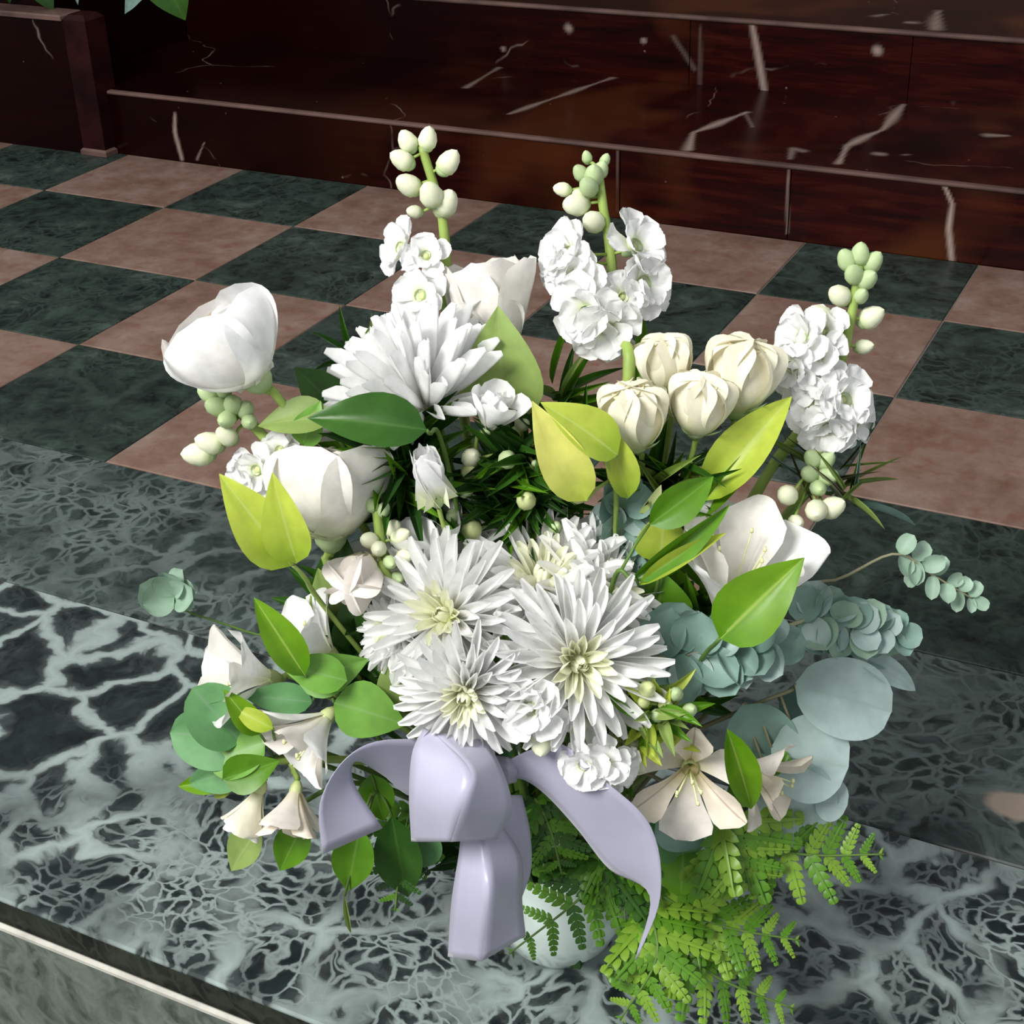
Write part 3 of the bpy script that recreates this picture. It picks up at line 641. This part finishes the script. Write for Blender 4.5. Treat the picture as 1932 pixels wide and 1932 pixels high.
stock('white stock stem low on the far left beside the leftmost lisianthus', [(600, 960, -.01), (520, 850, .0), (450, 775, .01), (415, 745, .01)],
      [(402, 838, .0, .0115, (-.8, .5, .3)), (382, 857, .0, .0125, (-.9, .2, .3)), (432, 825, .0, .010, (-.5, .7, .4))],
      [(490, 885, -.01, .019, (-.4, .3, .8)), (460, 905, -.01, .014, (-.6, .1, .7)), (530, 850, -.005, .014, (-.2, .6, .7))],
      tip=[(398, 745, .01, .009, (-.7, .6, .3)), (422, 738, .012, .009, (-.2, .9, .3)), (412, 768, .005, .010, (-.5, .5, .6)), (440, 765, .005, .010, (.1, .7, .7)), (462, 775, .005, .009, (.4, .7, .5)), (430, 790, .0, .009, (-.3, .2, .9)), (470, 795, .0, .008, (.2, .3, .9))])
stock('short stock stem of pale green buds under the far right stock', [(1440, 1040, .05), (1510, 940, .03), (1545, 850, .02)],
      [(1487, 935, -.01, .0105, (-.4, .6, .6)), (1540, 962, -.01, .0115, (-.2, .2, .9)), (1565, 960, -.005, .0115, (.6, .6, .4)), (1500, 985, -.02, .008, (.2, .3, .8))], [],
      tip=[(1535, 868, .015, .009, (-.5, .8, .3)), (1555, 872, .015, .009, (.5, .8, .3)), (1530, 895, .01, .009, (-.6, .5, .5)), (1557, 900, .01, .010, (.5, .4, .6)), (1543, 920, .005, .009, (0, .3, .9))], group='budding stock stems')
stock('budding stock stem between round lisianthus bud and chrysanthemum cluster', [(750, 1130, -.06), (725, 1060, -.05), (710, 960, -.04)],
      [(738, 1000, -.04, .0085, (.5, .8, .3)), (752, 1015, -.045, .009, (.7, .6, .3)), (700, 1020, -.05, .0085, (-.5, .5, .6)), (715, 1035, -.055, .008, (0, .4, .9)), (760, 1050, -.055, .007, (.7, .3, .5))], [],
      tip=[(702, 955, -.04, .007, (-.4, .9, .2)), (722, 965, -.04, .007, (.4, .9, .2)), (735, 1060, -.06, .007, (.3, .2, .9)), (748, 1090, -.06, .007, (.4, .2, .9))], group='budding stock stems')
stock('white stock cluster between the big chrysanthemum and the right ribbon loop', [(1080, 1440, -.10), (1030, 1390, -.12), (1010, 1330, -.12)],
      [(1085, 1362, -.13, .0120, (.2, .3, .9)), (1022, 1395, -.14, .011, (-.1, -.3, .9)), (1190, 1405, -.12, .0095, (.5, .4, .7)), (1195, 1440, -.12, .0085, (.6, -.1, .7))],
      [(1005, 1335, -.14, .021, (-.3, .4, .85)), (1035, 1350, -.14, .016, (.2, .2, .95)), (1130, 1325, -.12, .018, (.3, .5, .8))])
stock('lowest white stock florets lying over the right ribbon loop', [(1080, 1400, -.12), (1120, 1430, -.135), (1150, 1440, -.14)],
      [(1140, 1470, -.15, .009, (.1, -.6, .8)), (1215, 1285, -.11, .009, (.5, .6, .5)), (1210, 1255, -.11, .0095, (.6, .6, .4))],
      [(1105, 1440, -.15, .017, (-.4, .3, .85)), (1140, 1435, -.15, .016, (.1, .5, .85)), (1165, 1448, -.145, .015, (.6, .2, .75))])

# --- alstroemeria
alstro('open blush alstroemeria with brown streaks, right of the bow', P(1302, 1440, -.11), D(-.12, .08, .95), .038, .5, el=(33, 42), stamens=6, leaves=((1372, 1375, -.15, 1428, 1545, -.155, .022, LIME),))
alstro('half hidden blush alstroemeria behind the light green leaf, lower right', P(1400, 1440, -.09), D(.75, -.2, .6), .034, 1.1, el=(48, 58))
alstro('white alstroemeria high on the right, half covered by a broad green leaf', P(1365, 1180, -.05), D(.12, .88, .10), .066, .55, mats=(WHITE, WHITE2), el=(64, 72), group='white alstroemeria blooms')
alstro('white triangular alstroemeria at the left edge, above the green leaves', P(520, 1280, -.06), D(-.80, .40, .40), .040, .9, mats=(WHITE, WHITE2), el=(58, 66), group='white alstroemeria blooms', stamens=2)
alstro('greyish white alstroemeria petals pointing up left below the round bud', P(630, 1240, -.06), D(-.55, .75, .10), .036, .2, mats=(WHITE, WHITE), el=(66, 74), group='white alstroemeria blooms', stamens=2)
alstro('white alstroemeria hanging down left of the bow', P(625, 1345, -.09), D(-.65, -.25, .70), .036, .35, mats=(WHITE, BLUSH), el=(56, 64), group='white alstroemeria blooms', stamens=3)
alstro('lowest left alstroemeria with a peach streaked throat beside the ribbon loop', P(560, 1482, -.10), D(-.18, -.70, .62), .030, .0, mats=(BLUSH, STREAK), el=(56, 66), stamens=3)
alstro('yellowish trumpet shaped alstroemeria at the lower left corner of the bouquet', P(495, 1480, -.10), D(-.45, -.75, .35), .028, .6, mats=(CREAM, WHITE2), el=(74, 80), stamens=1, group='white alstroemeria blooms')

# --- broad single leaves and leafy stems
leafy('leaf_stem', 'pair of chartreuse leaves at the left below the round lisianthus', 'leaf', [(548, 1068, -.085, 418, 900, -.085, .036, 'ovate', CHART, 5), (560, 1062, -.088, 510, 905, -.092, .030, 'ovate', CHART, -5)], stem=[(640, 1180, -.06), (575, 1090, -.08), (552, 1066, -.085)], mat=STEM)
leafy('leaf_stem', 'dark green leaf lying under the spiky chrysanthemum', 'leaf', [(805, 812, -.05, 575, 775, -.05, .036, 'ovate', DARK, 10)], stem=[(850, 900, -.02), (805, 812, -.05)])
leafy('leaf_stem', 'dark green leaf behind the leftmost lisianthus calyx', 'leaf', [(660, 800, .03, 565, 690, .03, .040, 'ovate', DARK, 20)], stem=[(760, 900, .0), (660, 800, .03)])
leafy('leaf_stem', 'olive green pointed leaf standing before the tall lisianthus', 'leaf', [(950, 800, .02, 940, 588, .02, .056, 'ovate', OLIVE, 0)], stem=[(960, 900, .0), (950, 790, .03)])
leafy('leaf_stem', 'small olive leaf between the two left lisianthus', 'leaf', [(625, 790, -.01, 480, 790, -.01, .030, 'ovate', OLIVE, 25), (570, 840, -.01, 600, 760, -.01, .022, 'ovate', SALAL, 0)], stem=[(700, 950, -.0), (640, 830, -.005), (620, 790, -.01)])
leafy('leaf_stem', 'arching yellow green leaves right of the dark filler', 'leaf', [(1165, 860, -.045, 1032, 752, -.045, .032, 'ovate', CHART, 15), (1105, 945, -.055, 1005, 765, -.05, .032, 'ovate', YELL, -10), (1185, 940, -.04, 1145, 800, -.04, .022, 'lance', CHART, 10)], stem=[(1160, 1010, -.03), (1150, 900, -.045), (1140, 860, -.045)], mat=STEM)
leafy('leaf_stem', 'long chartreuse leaf rising towards the far right stock', 'leaf', [(1325, 945, -.02, 1492, 742, .0, .034, 'lance', CHART, -10), (1300, 990, -.02, 1470, 800, .0, .014, 'lance', LIME, 5)], stem=[(1240, 1060, -.03), (1325, 945, -.02)], mat=STEM)
leafy('leaf_stem', 'narrow bright green blades pointing up right below the chartreuse leaf', 'leaf', [(1190, 1095, -.085, 1385, 960, -.075, .018, 'lance', MID, 20), (1205, 1105, -.088, 1370, 1000, -.08, .012, 'lance', CHART, -10), (1225, 990, -.06, 1350, 900, -.05, .026, 'lance', MID, 10)], stem=[(1150, 1130, -.07), (1195, 1090, -.085)])
leafy('leaf_stem', 'rounded yellow green leaf left of the narrow blades', 'leaf', [(1245, 1060, -.05, 1255, 965, -.05, .036, 'ovate', CHART, 0), (1240, 1170, -.05, 1250, 1085, -.05, .045, 'ovate', MID, 0), (1225, 970, -.03, 1250, 905, -.03, .014, 'spiky', BUDY, 0)], stem=[(1180, 1200, -.05), (1235, 1120, -.05), (1245, 1050, -.05)])
leafy('leaf_stem', 'broad bright green leaf covering the high right alstroemeria', 'leaf', [(1358, 1205, -.125, 1512, 1055, -.125, .042, 'ovate', LIME, -8)], stem=[(1300, 1280, -.08), (1358, 1205, -.125)])
leafy('leaf_stem', 'pointed lime leaf between the upper left alstroemeria petals', 'leaf', [(575, 1275, -.105, 482, 1130, -.095, .024, 'lance', LIME, 10), (655, 1285, -.10, 525, 1250, -.10, .026, 'ovate', SALAL, 10)], stem=[(700, 1350, -.08), (600, 1290, -.08)])
leafy('leaf_stem', 'wide soft green leaves in the middle left, above the ribbon loop', 'leaf', [(560, 1285, -.09, 695, 1250, -.09, .030, 'ovate', SALAL, 15), (630, 1325, -.10, 768, 1365, -.11, .038, 'ovate', SALAL, -10), (590, 1325, -.08, 455, 1310, -.085, .022, 'ovate', BLUEG, 10)], stem=[(760, 1400, -.08), (640, 1325, -.095), (600, 1310, -.09)])
leafy('leaf_stem', 'blue green lobed leaves at the far left of the bouquet', 'leaf', [(480, 1395, -.09, 318, 1385, -.09, .044, 'disc', BLUEG), (455, 1400, -.092, 365, 1300, -.09, .042, 'disc', BLUEG), (500, 1400, -.095, 390, 1440, -.10, .036, 'disc', SALAL), (470, 1440, -.085, 340, 1490, -.085, .026, 'ovate', BLUEG)], stem=[(640, 1430, -.06), (475, 1405, -.09)])
leafy('leaf_stem', 'bright green leaves under the blue green lobed leaves, far left', 'leaf', [(420, 1470, -.11, 525, 1440, -.11, .028, 'ovate', MID, 10), (490, 1385, -.105, 425, 1305, -.105, .018, 'lance', LIME, 10), (440, 1470, -.08, 330, 1485, -.08, .016, 'lance', LIME, 0), (515, 1375, -.11, 440, 1335, -.105, .014, 'lance', CHART, 0), (440, 1460, -.08, 400, 1510, -.08, .014, 'lance', CHART, 0)], stem=[(600, 1440, -.07), (460, 1440, -.08)])
leafy('leaf_stem', 'low green leaves hanging at the lower left under the trumpet bloom', 'leaf', [(490, 1560, -.09, 425, 1650, -.10, .026, 'ovate', OLIVE, 10), (575, 1550, -.10, 520, 1655, -.11, .026, 'ovate', MID, 0)], stem=[(700, 1480, -.07), (560, 1520, -.09), (500, 1550, -.09)])
leafy('leaf_stem', 'green leaves hanging below the left ribbon loop', 'leaf', [(680, 1560, -.10, 650, 1700, -.11, .030, 'ovate', MID, 0), (740, 1540, -.09, 770, 1720, -.10, .034, 'ovate', DARK, 0), (700, 1460, -.08, 725, 1560, -.09, .026, 'ovate', MID, 0), (790, 1560, -.08, 800, 1640, -.09, .03, 'disc', BLUEG, 0), (650, 1690, -.105, 662, 1770, -.11, .004, 'lance', OLIVE, 0)], stem=[(780, 1470, -.05), (700, 1500, -.09)])
leafy('leaf_stem', 'yellow green leaf tucked left of the lowest chrysanthemum', 'leaf', [(760, 1330, -.09, 740, 1235, -.09, .030, 'ovate', OLIVE, 0), (790, 1310, -.085, 770, 1240, -.085, .024, 'ovate', CHART, 0)], stem=[(820, 1400, -.06), (765, 1320, -.09)])
leafy('leaf_stem', 'dark green leaf left of the round pinkish bud', 'leaf', [(640, 1150, -.03, 640, 1010, -.03, .036, 'ovate', DARK, 0), (640, 1180, -.04, 600, 1080, -.04, .03, 'ovate', OLIVE, 0), (690, 1260, -.05, 660, 1120, -.05, .04, 'ovate', DARK, 0)], stem=[(720, 1300, -.04), (650, 1170, -.035)])
leafy('leaf_stem', 'soft green leaf under the bow beside the right ribbon tail', 'leaf', [(1290, 1600, -.08, 1285, 1700, -.10, .045, 'ovate', MID, 0), (1255, 1520, -.08, 1305, 1650, -.09, .050, 'ovate', BLUEG, 0)], stem=[(1130, 1480, -.05), (1250, 1530, -.08)])

# --- eucalyptus
leafy('eucalyptus_stem', 'silver dollar eucalyptus with large round blue grey leaves at the right', 'eucalyptus',
      [(1500, 1290, -.06, 1690, 1345, -.06, .056, 'disc', EUC, 0), (1470, 1320, -.04, 1630, 1370, -.045, .05, 'disc', EUCB, 10), (1400, 1330, -.07, 1470, 1480, -.08, .052, 'disc', EUCB, 0), (1455, 1410, -.08, 1605, 1450, -.085, .062, 'disc', EUC, 0),
       (1440, 1440, -.085, 1545, 1585, -.095, .062, 'disc', EUC, 5), (1540, 1500, -.085, 1600, 1520, -.09, .03, 'disc', EUC, 0), (1410, 1420, -.08, 1460, 1560, -.09, .04, 'disc', EUCB, 0)],
      stem=[(1250, 1420, -.04), (1400, 1340, -.06), (1500, 1300, -.06)], mat=STEMB)
leafy('eucalyptus_stem', 'teal eucalyptus leaves under the open blush alstroemeria', 'eucalyptus', [(1290, 1500, -.10, 1310, 1610, -.105, .050, 'disc', EUCB, 0), (1340, 1510, -.10, 1370, 1580, -.105, .034, 'disc', EUCB, 0)], stem=[(1180, 1460, -.05), (1300, 1500, -.095)], mat=STEMB)
leafy('eucalyptus_stem', 'slim grey eucalyptus leaf reaching right above the round leaves', 'eucalyptus', [(1590, 1215, -.04, 1745, 1310, -.04, .018, 'lance', EUC, 0), (1540, 1210, -.04, 1700, 1260, -.04, .016, 'lance', EUCB, 0)], stem=[(1400, 1280, -.04), (1560, 1212, -.04)], mat=STEMB)
sprig('eucalyptus_stem', 'baby blue eucalyptus cluster right of the big open chrysanthemum', 'eucalyptus', [(1180, 1290, -.07), (1300, 1235, -.085), (1440, 1220, -.085)], 9, .036, .034, 'cuplf', [EUCB, EUCB, EUC], STEMB, 'small leaved eucalyptus', .50, 60, True, .8)
sprig('eucalyptus_stem', 'baby blue eucalyptus branch reaching right past the broad green leaf', 'eucalyptus', [(1380, 1260, -.05), (1520, 1170, -.04), (1600, 1180, -.04), (1690, 1195, -.04)], 13, .027, .026, 'cuplf', [EUCB, EUC, EUCP], STEMB, 'small leaved eucalyptus', .48, 60, True, .7)
sprig('eucalyptus_stem', 'baby blue eucalyptus tip right of the dark filler, above the chrysanthemums', 'eucalyptus', [(1130, 1150, -.03), (1165, 1060, -.03), (1175, 950, -.02)], 8, .032, .032, 'cuplf', [EUCB, EUCB, EUC], STEMB, 'small leaved eucalyptus', .55, 58, True, .8)
sprig('eucalyptus_stem', 'thin arching eucalyptus twig with tiny pale leaves at the far right', 'eucalyptus', [(1440, 1160, -.02), (1590, 1090, .0), (1690, 1045, .01), (1760, 1085, .01), (1835, 1130, .01)], 7, .020, .014, 'cuplf', EUCP, STEMB, 'small leaved eucalyptus', .62, 60, True, .7, .0013)
sprig('eucalyptus_stem', 'pale eucalyptus tip poking out alone at the far left', 'eucalyptus', [(640, 1260, .0), (460, 1190, .0), (345, 1150, .0), (328, 1125, .0)], 3, .030, .026, 'cuplf', EUCP, STEMD, 'small leaved eucalyptus', .93, 60, True, .8, .0010)
sprig('eucalyptus_stem', 'dark grey green eucalyptus between the lowest chrysanthemum and the bow', 'eucalyptus', [(960, 1500, -.08), (935, 1420, -.10), (925, 1350, -.10)], 5, .030, .028, 'cuplf', [EUCB, BLUEG], STEMB, 'small leaved eucalyptus', .55, 55, True, .8)

# --- dark filler of fine leaves and buttons
def filler(label, pts, n, L, W, mats, buds, group=None):
    pp = [P(*p) for p in pts]; s = neck(pp[-1]); t = thing('filler_sprig', label, 'foliage', s, group)
    full = [s]+pp; stem_part(t, full, .002, .001, STEMD, n=20); path = catmull(full, 60)
    for i in range(n):
        p = path[int(60*J(.5, 1))]+V((J(-1, 1), J(-1, 1), J(-1, 1)))*.012; dr = (D(J(-1, 1), J(-.3, 1), J(-.2, 1))).normalized()
        leaf(t, p, p+dr*L*J(.7, 1.2), W*J(.8, 1.2), 'lance', mats[i % len(mats)], J(-30, 30))
    for x, y, d, R, mt in buds: bud(t, path, P(x, y, d), R, D(J(-.3, .3), .6, .7), mt)
    return t
filler('dark fine leaved filler with pale button buds in the bouquet centre', [(985, 1060, .0), (985, 950, .0), (985, 850, .0)], 150, .050, .0075, [DEEP, DARK, DARK, DEEP, MID],
       [(992, 945, -.03, .010, BUDY), (957, 868, -.02, .0095, BUDG), (890, 1000, -.03, .0105, BUDY), (1047, 995, -.03, .0065, BUDG), (878, 925, -.02, .0085, BUDG), (888, 865, -.01, .010, BUDW), (885, 890, -.01, .009, BUDY), (857, 975, -.02, .008, BUDG),
        (985, 800, .0, .008, BUDW), (1005, 835, .0, .007, BUDY), (1090, 905, -.01, .010, BUDY), (1065, 925, -.015, .0095, BUDY), (1090, 935, -.02, .009, BUDY), (975, 815, .0, .006, BUDG), (885, 1035, -.04, .006, BUDG), (1020, 820, .0, .008, BUDY), (930, 880, -.01, .005, BUDG), (1010, 875, -.02, .004, BUDG)])
filler('narrow leaved green filler behind the lower spray roses', [(1220, 1060, .01), (1240, 960, .01), (1260, 880, .01)], 80, .055, .006, [MID, DARK, DEEP, STEM], [])
filler('yellow green filler buds between the big chrysanthemum and blush alstroemeria', [(1160, 1420, -.09), (1220, 1370, -.12), (1250, 1330, -.13)], 44, .028, .007, [OLIVE, MID, CHART], [(1275, 1310, -.135, .007, BUDG), (1255, 1330, -.135, .007, BUDY), (1220, 1300, -.135, .008, BUDY), (1300, 1340, -.135, .007, BUDG), (1175, 1395, -.11, .007, BUDW), (1180, 1375, -.11, .006, BUDY), (1240, 1350, -.135, .007, BUDG), (1215, 1325, -.135, .006, BUDY)])
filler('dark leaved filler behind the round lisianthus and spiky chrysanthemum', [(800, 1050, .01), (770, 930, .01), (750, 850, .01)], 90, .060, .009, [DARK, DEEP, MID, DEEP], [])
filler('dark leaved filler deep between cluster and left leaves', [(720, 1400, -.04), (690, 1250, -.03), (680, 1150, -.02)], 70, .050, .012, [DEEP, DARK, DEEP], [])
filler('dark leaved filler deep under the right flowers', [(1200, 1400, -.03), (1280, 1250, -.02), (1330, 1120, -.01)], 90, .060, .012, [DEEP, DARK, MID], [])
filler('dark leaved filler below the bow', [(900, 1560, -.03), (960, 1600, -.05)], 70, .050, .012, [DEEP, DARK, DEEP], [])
filler('thin green blades behind the central stock stem', [(1100, 900, .03), (1080, 800, .06), (1060, 740, .08)], 30, .055, .006, [MID, OLIVE, DARK], [])
filler('dark wispy leaves at the back above the dark green leaf', [(760, 800, .06), (690, 700, .07)], 26, .050, .005, [DARK, OLIVE, DEEP], [])
filler('thin grassy blades fanning out at the far right', [(1480, 990, .02), (1570, 930, .03), (1620, 900, .04)], 18, .060, .0018, [OLIVE, STEMB, OLIVE, EUCB], [])

# --- ferns
fern('fern frond tip pointing right under the large eucalyptus leaves', [(1340, 1560, -.09), (1500, 1610, -.10), (1668, 1612, -.11)], .050, [FERNL, FERN], 9, start=.42)
fern('short fern frond hanging below the blush alstroemeria', [(1330, 1530, -.09), (1390, 1600, -.11), (1420, 1690, -.12)], .055, [FERN, FERNL], 8, start=.40)
fern('long fern frond lying to the right near the picture bottom', [(1200, 1660, -.08), (1340, 1740, -.11), (1510, 1775, -.12)], .052, [FERN, FERNL], 10, start=.40, face=D(0, .9, .4))
fern('lowest fern frond curving right at the bottom edge', [(1200, 1700, -.09), (1330, 1830, -.13), (1500, 1905, -.14)], .052, [FERN, FERNL], 10, start=.40, face=D(0, .9, .4))
fern('fern frond pointing down at the bottom edge', [(1200, 1690, -.09), (1240, 1800, -.135), (1170, 1925, -.15)], .050, [FERNL, FERN], 9, start=.40, face=D(0, .85, .5))
fern('fern frond hanging over the pale bowl', [(1150, 1600, -.075), (1110, 1680, -.10), (960, 1800, -.125)], .055, [FERN, FERN, DARK], 9, start=.32)
fern('fern frond hanging between the bowl and the right ribbon tail', [(1130, 1580, -.07), (1170, 1640, -.09), (1180, 1740, -.11)], .046, [FERN, DARK], 8, start=.35)
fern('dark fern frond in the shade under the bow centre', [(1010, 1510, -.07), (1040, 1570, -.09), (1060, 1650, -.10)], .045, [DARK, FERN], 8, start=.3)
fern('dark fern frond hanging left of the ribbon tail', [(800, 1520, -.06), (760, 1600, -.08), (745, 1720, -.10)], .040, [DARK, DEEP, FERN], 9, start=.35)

# --- ribbon
def satin():
    m, n, l, bb, o = nt('lavender_satin'); pos = world_pos(n, l, (1, 1, 1), 0)
    r = ramp(n, [(.3, (.44, .43, .56)), (.7, (.52, .51, .65))]); l.new(noise(n, l, pos, 18, 3).outputs['Fac'], r.inputs[0]); l.new(r.outputs[0], bb.inputs['Base Color'])
    bb.inputs['Roughness'].default_value = .36; bb.inputs['Sheen Weight'].default_value = .3; bb.inputs['Specular IOR Level'].default_value = .5
    t = n.new('ShaderNodeBsdfTranslucent'); l.new(r.outputs[0], t.inputs[0]); ms = n.new('ShaderNodeMixShader'); ms.inputs[0].default_value = .2
    l.new(bb.outputs[0], ms.inputs[1]); l.new(t.outputs[0], ms.inputs[2]); l.new(ms.outputs[0], o.inputs[0]); return m
SATIN = satin()
KN = P(930, 1440, -.125)
bow = thing('ribbon_bow', 'lavender grey satin ribbon bow tied at the front of the bouquet', 'ribbon', V((KN.x, KN.y, KN.z-.02)))
def ribbon(name, cols, nu=24, nv=8):
    cs = [catmull([P(*p) for p in c], nu) for c in cols]; b = B(); v = []; f = []; uv = []
    np_ = max(2, nv//(len(cs)-1))
    for c0, c1 in zip(cs, cs[1:]):          # one panel between each two fold lines, so that folds stay crisp
        o0 = len(v)
        for i in range(nu+1):
            v += [c0[i].lerp(c1[i], k/np_) for k in range(np_+1)]; uv += [(k/np_, i/nu) for k in range(np_+1)]
            if i: f += [(o0+(i-1)*(np_+1)+k, o0+(i-1)*(np_+1)+k+1, o0+i*(np_+1)+k+1, o0+i*(np_+1)+k) for k in range(np_)]
    b.add(v, f, uv); o = link(name, wmesh(b, bow).mesh(name, SATIN), bow)
    md = o.modifiers.new('thickness', 'SOLIDIFY'); md.thickness = .0004; md.offset = 0; return o
ribbon('loop', [[(930, 1405, -.115), (790, 1395, -.135), (700, 1402, -.150), (640, 1445, -.160), (603, 1520, -.165), (608, 1612, -.160)],
                [(930, 1470, -.120), (790, 1505, -.130), (722, 1462, -.135), (672, 1436, -.140), (668, 1478, -.148), (722, 1562, -.150)]])
ribbon('loop', [[(800, 1372, -.135), (778, 1420, -.155), (772, 1500, -.165), (776, 1588, -.158)],
                [(822, 1385, -.145), (888, 1455, -.182), (872, 1520, -.195), (850, 1588, -.185)],
                [(900, 1378, -.130), (942, 1440, -.155), (966, 1525, -.165), (938, 1583, -.158)]], 24, 12)
ribbon('loop', [[(940, 1445, -.125), (1000, 1415, -.135), (1060, 1404, -.145), (1135, 1468, -.160), (1228, 1560, -.170), (1246, 1690, -.170), (1203, 1808, -.160)],
                [(945, 1470, -.125), (985, 1470, -.130), (1030, 1500, -.135), (1090, 1565, -.145), (1150, 1640, -.150), (1226, 1690, -.160), (1198, 1812, -.160)]], 36)
ribbon('tail', [[(870, 1560, -.140), (866, 1610, -.150), (852, 1700, -.160), (845, 1805, -.162)],
                [(905, 1560, -.150), (915, 1620, -.165), (922, 1690, -.182), (908, 1814, -.180)],
                [(950, 1560, -.140), (985, 1620, -.145), (985, 1700, -.152), (992, 1765, -.156)]], 24, 10)
ribbon('tail', [[(930, 1500, -.120), (945, 1580, -.130), (958, 1640, -.135), (975, 1690, -.138)],
                [(985, 1500, -.115), (1000, 1570, -.122), (1002, 1640, -.128), (985, 1692, -.134)]])
ribbon('knot', [[(930, 1425, -.125), (928, 1450, -.135), (935, 1480, -.130)], [(955, 1428, -.132), (957, 1452, -.142), (957, 1480, -.134)], [(978, 1435, -.122), (978, 1455, -.130), (975, 1475, -.122)]], 12, 8)

# --- plant on the pedestal behind
pl = thing('potted_plant', 'dark green plant leaves hanging over the pedestal at the top left', 'plant', V((-.30, .08, .621)))
for (x0, y0, x1, y1, y, W, mt) in ((330, -70, 205, 22, -.02, .075, EUCB), (290, -70, 350, 38, -.02, .09, DARK), (60, -50, 100, 22, -.03, .05, DEEP), (150, -60, 140, 15, -.03, .02, EUCP), (20, -60, 10, 12, -.03, .04, DEEP)):
    a = fy(x0, y0, y); c = fy(x1, y1, y); leaf(pl, V((a[0], y, a[1])), V((c[0], y, c[1])), W, 'ovate', mt, 0)
    s = B(); tube(s, [V((-.30, .08, .621)), V((a[0]*.6-.12, .05, max(a[1], .6)+.04)), V((a[0], y, a[1]))], .003, .002); link('stem', wmesh(s, pl).mesh('stem', STEMD), pl)
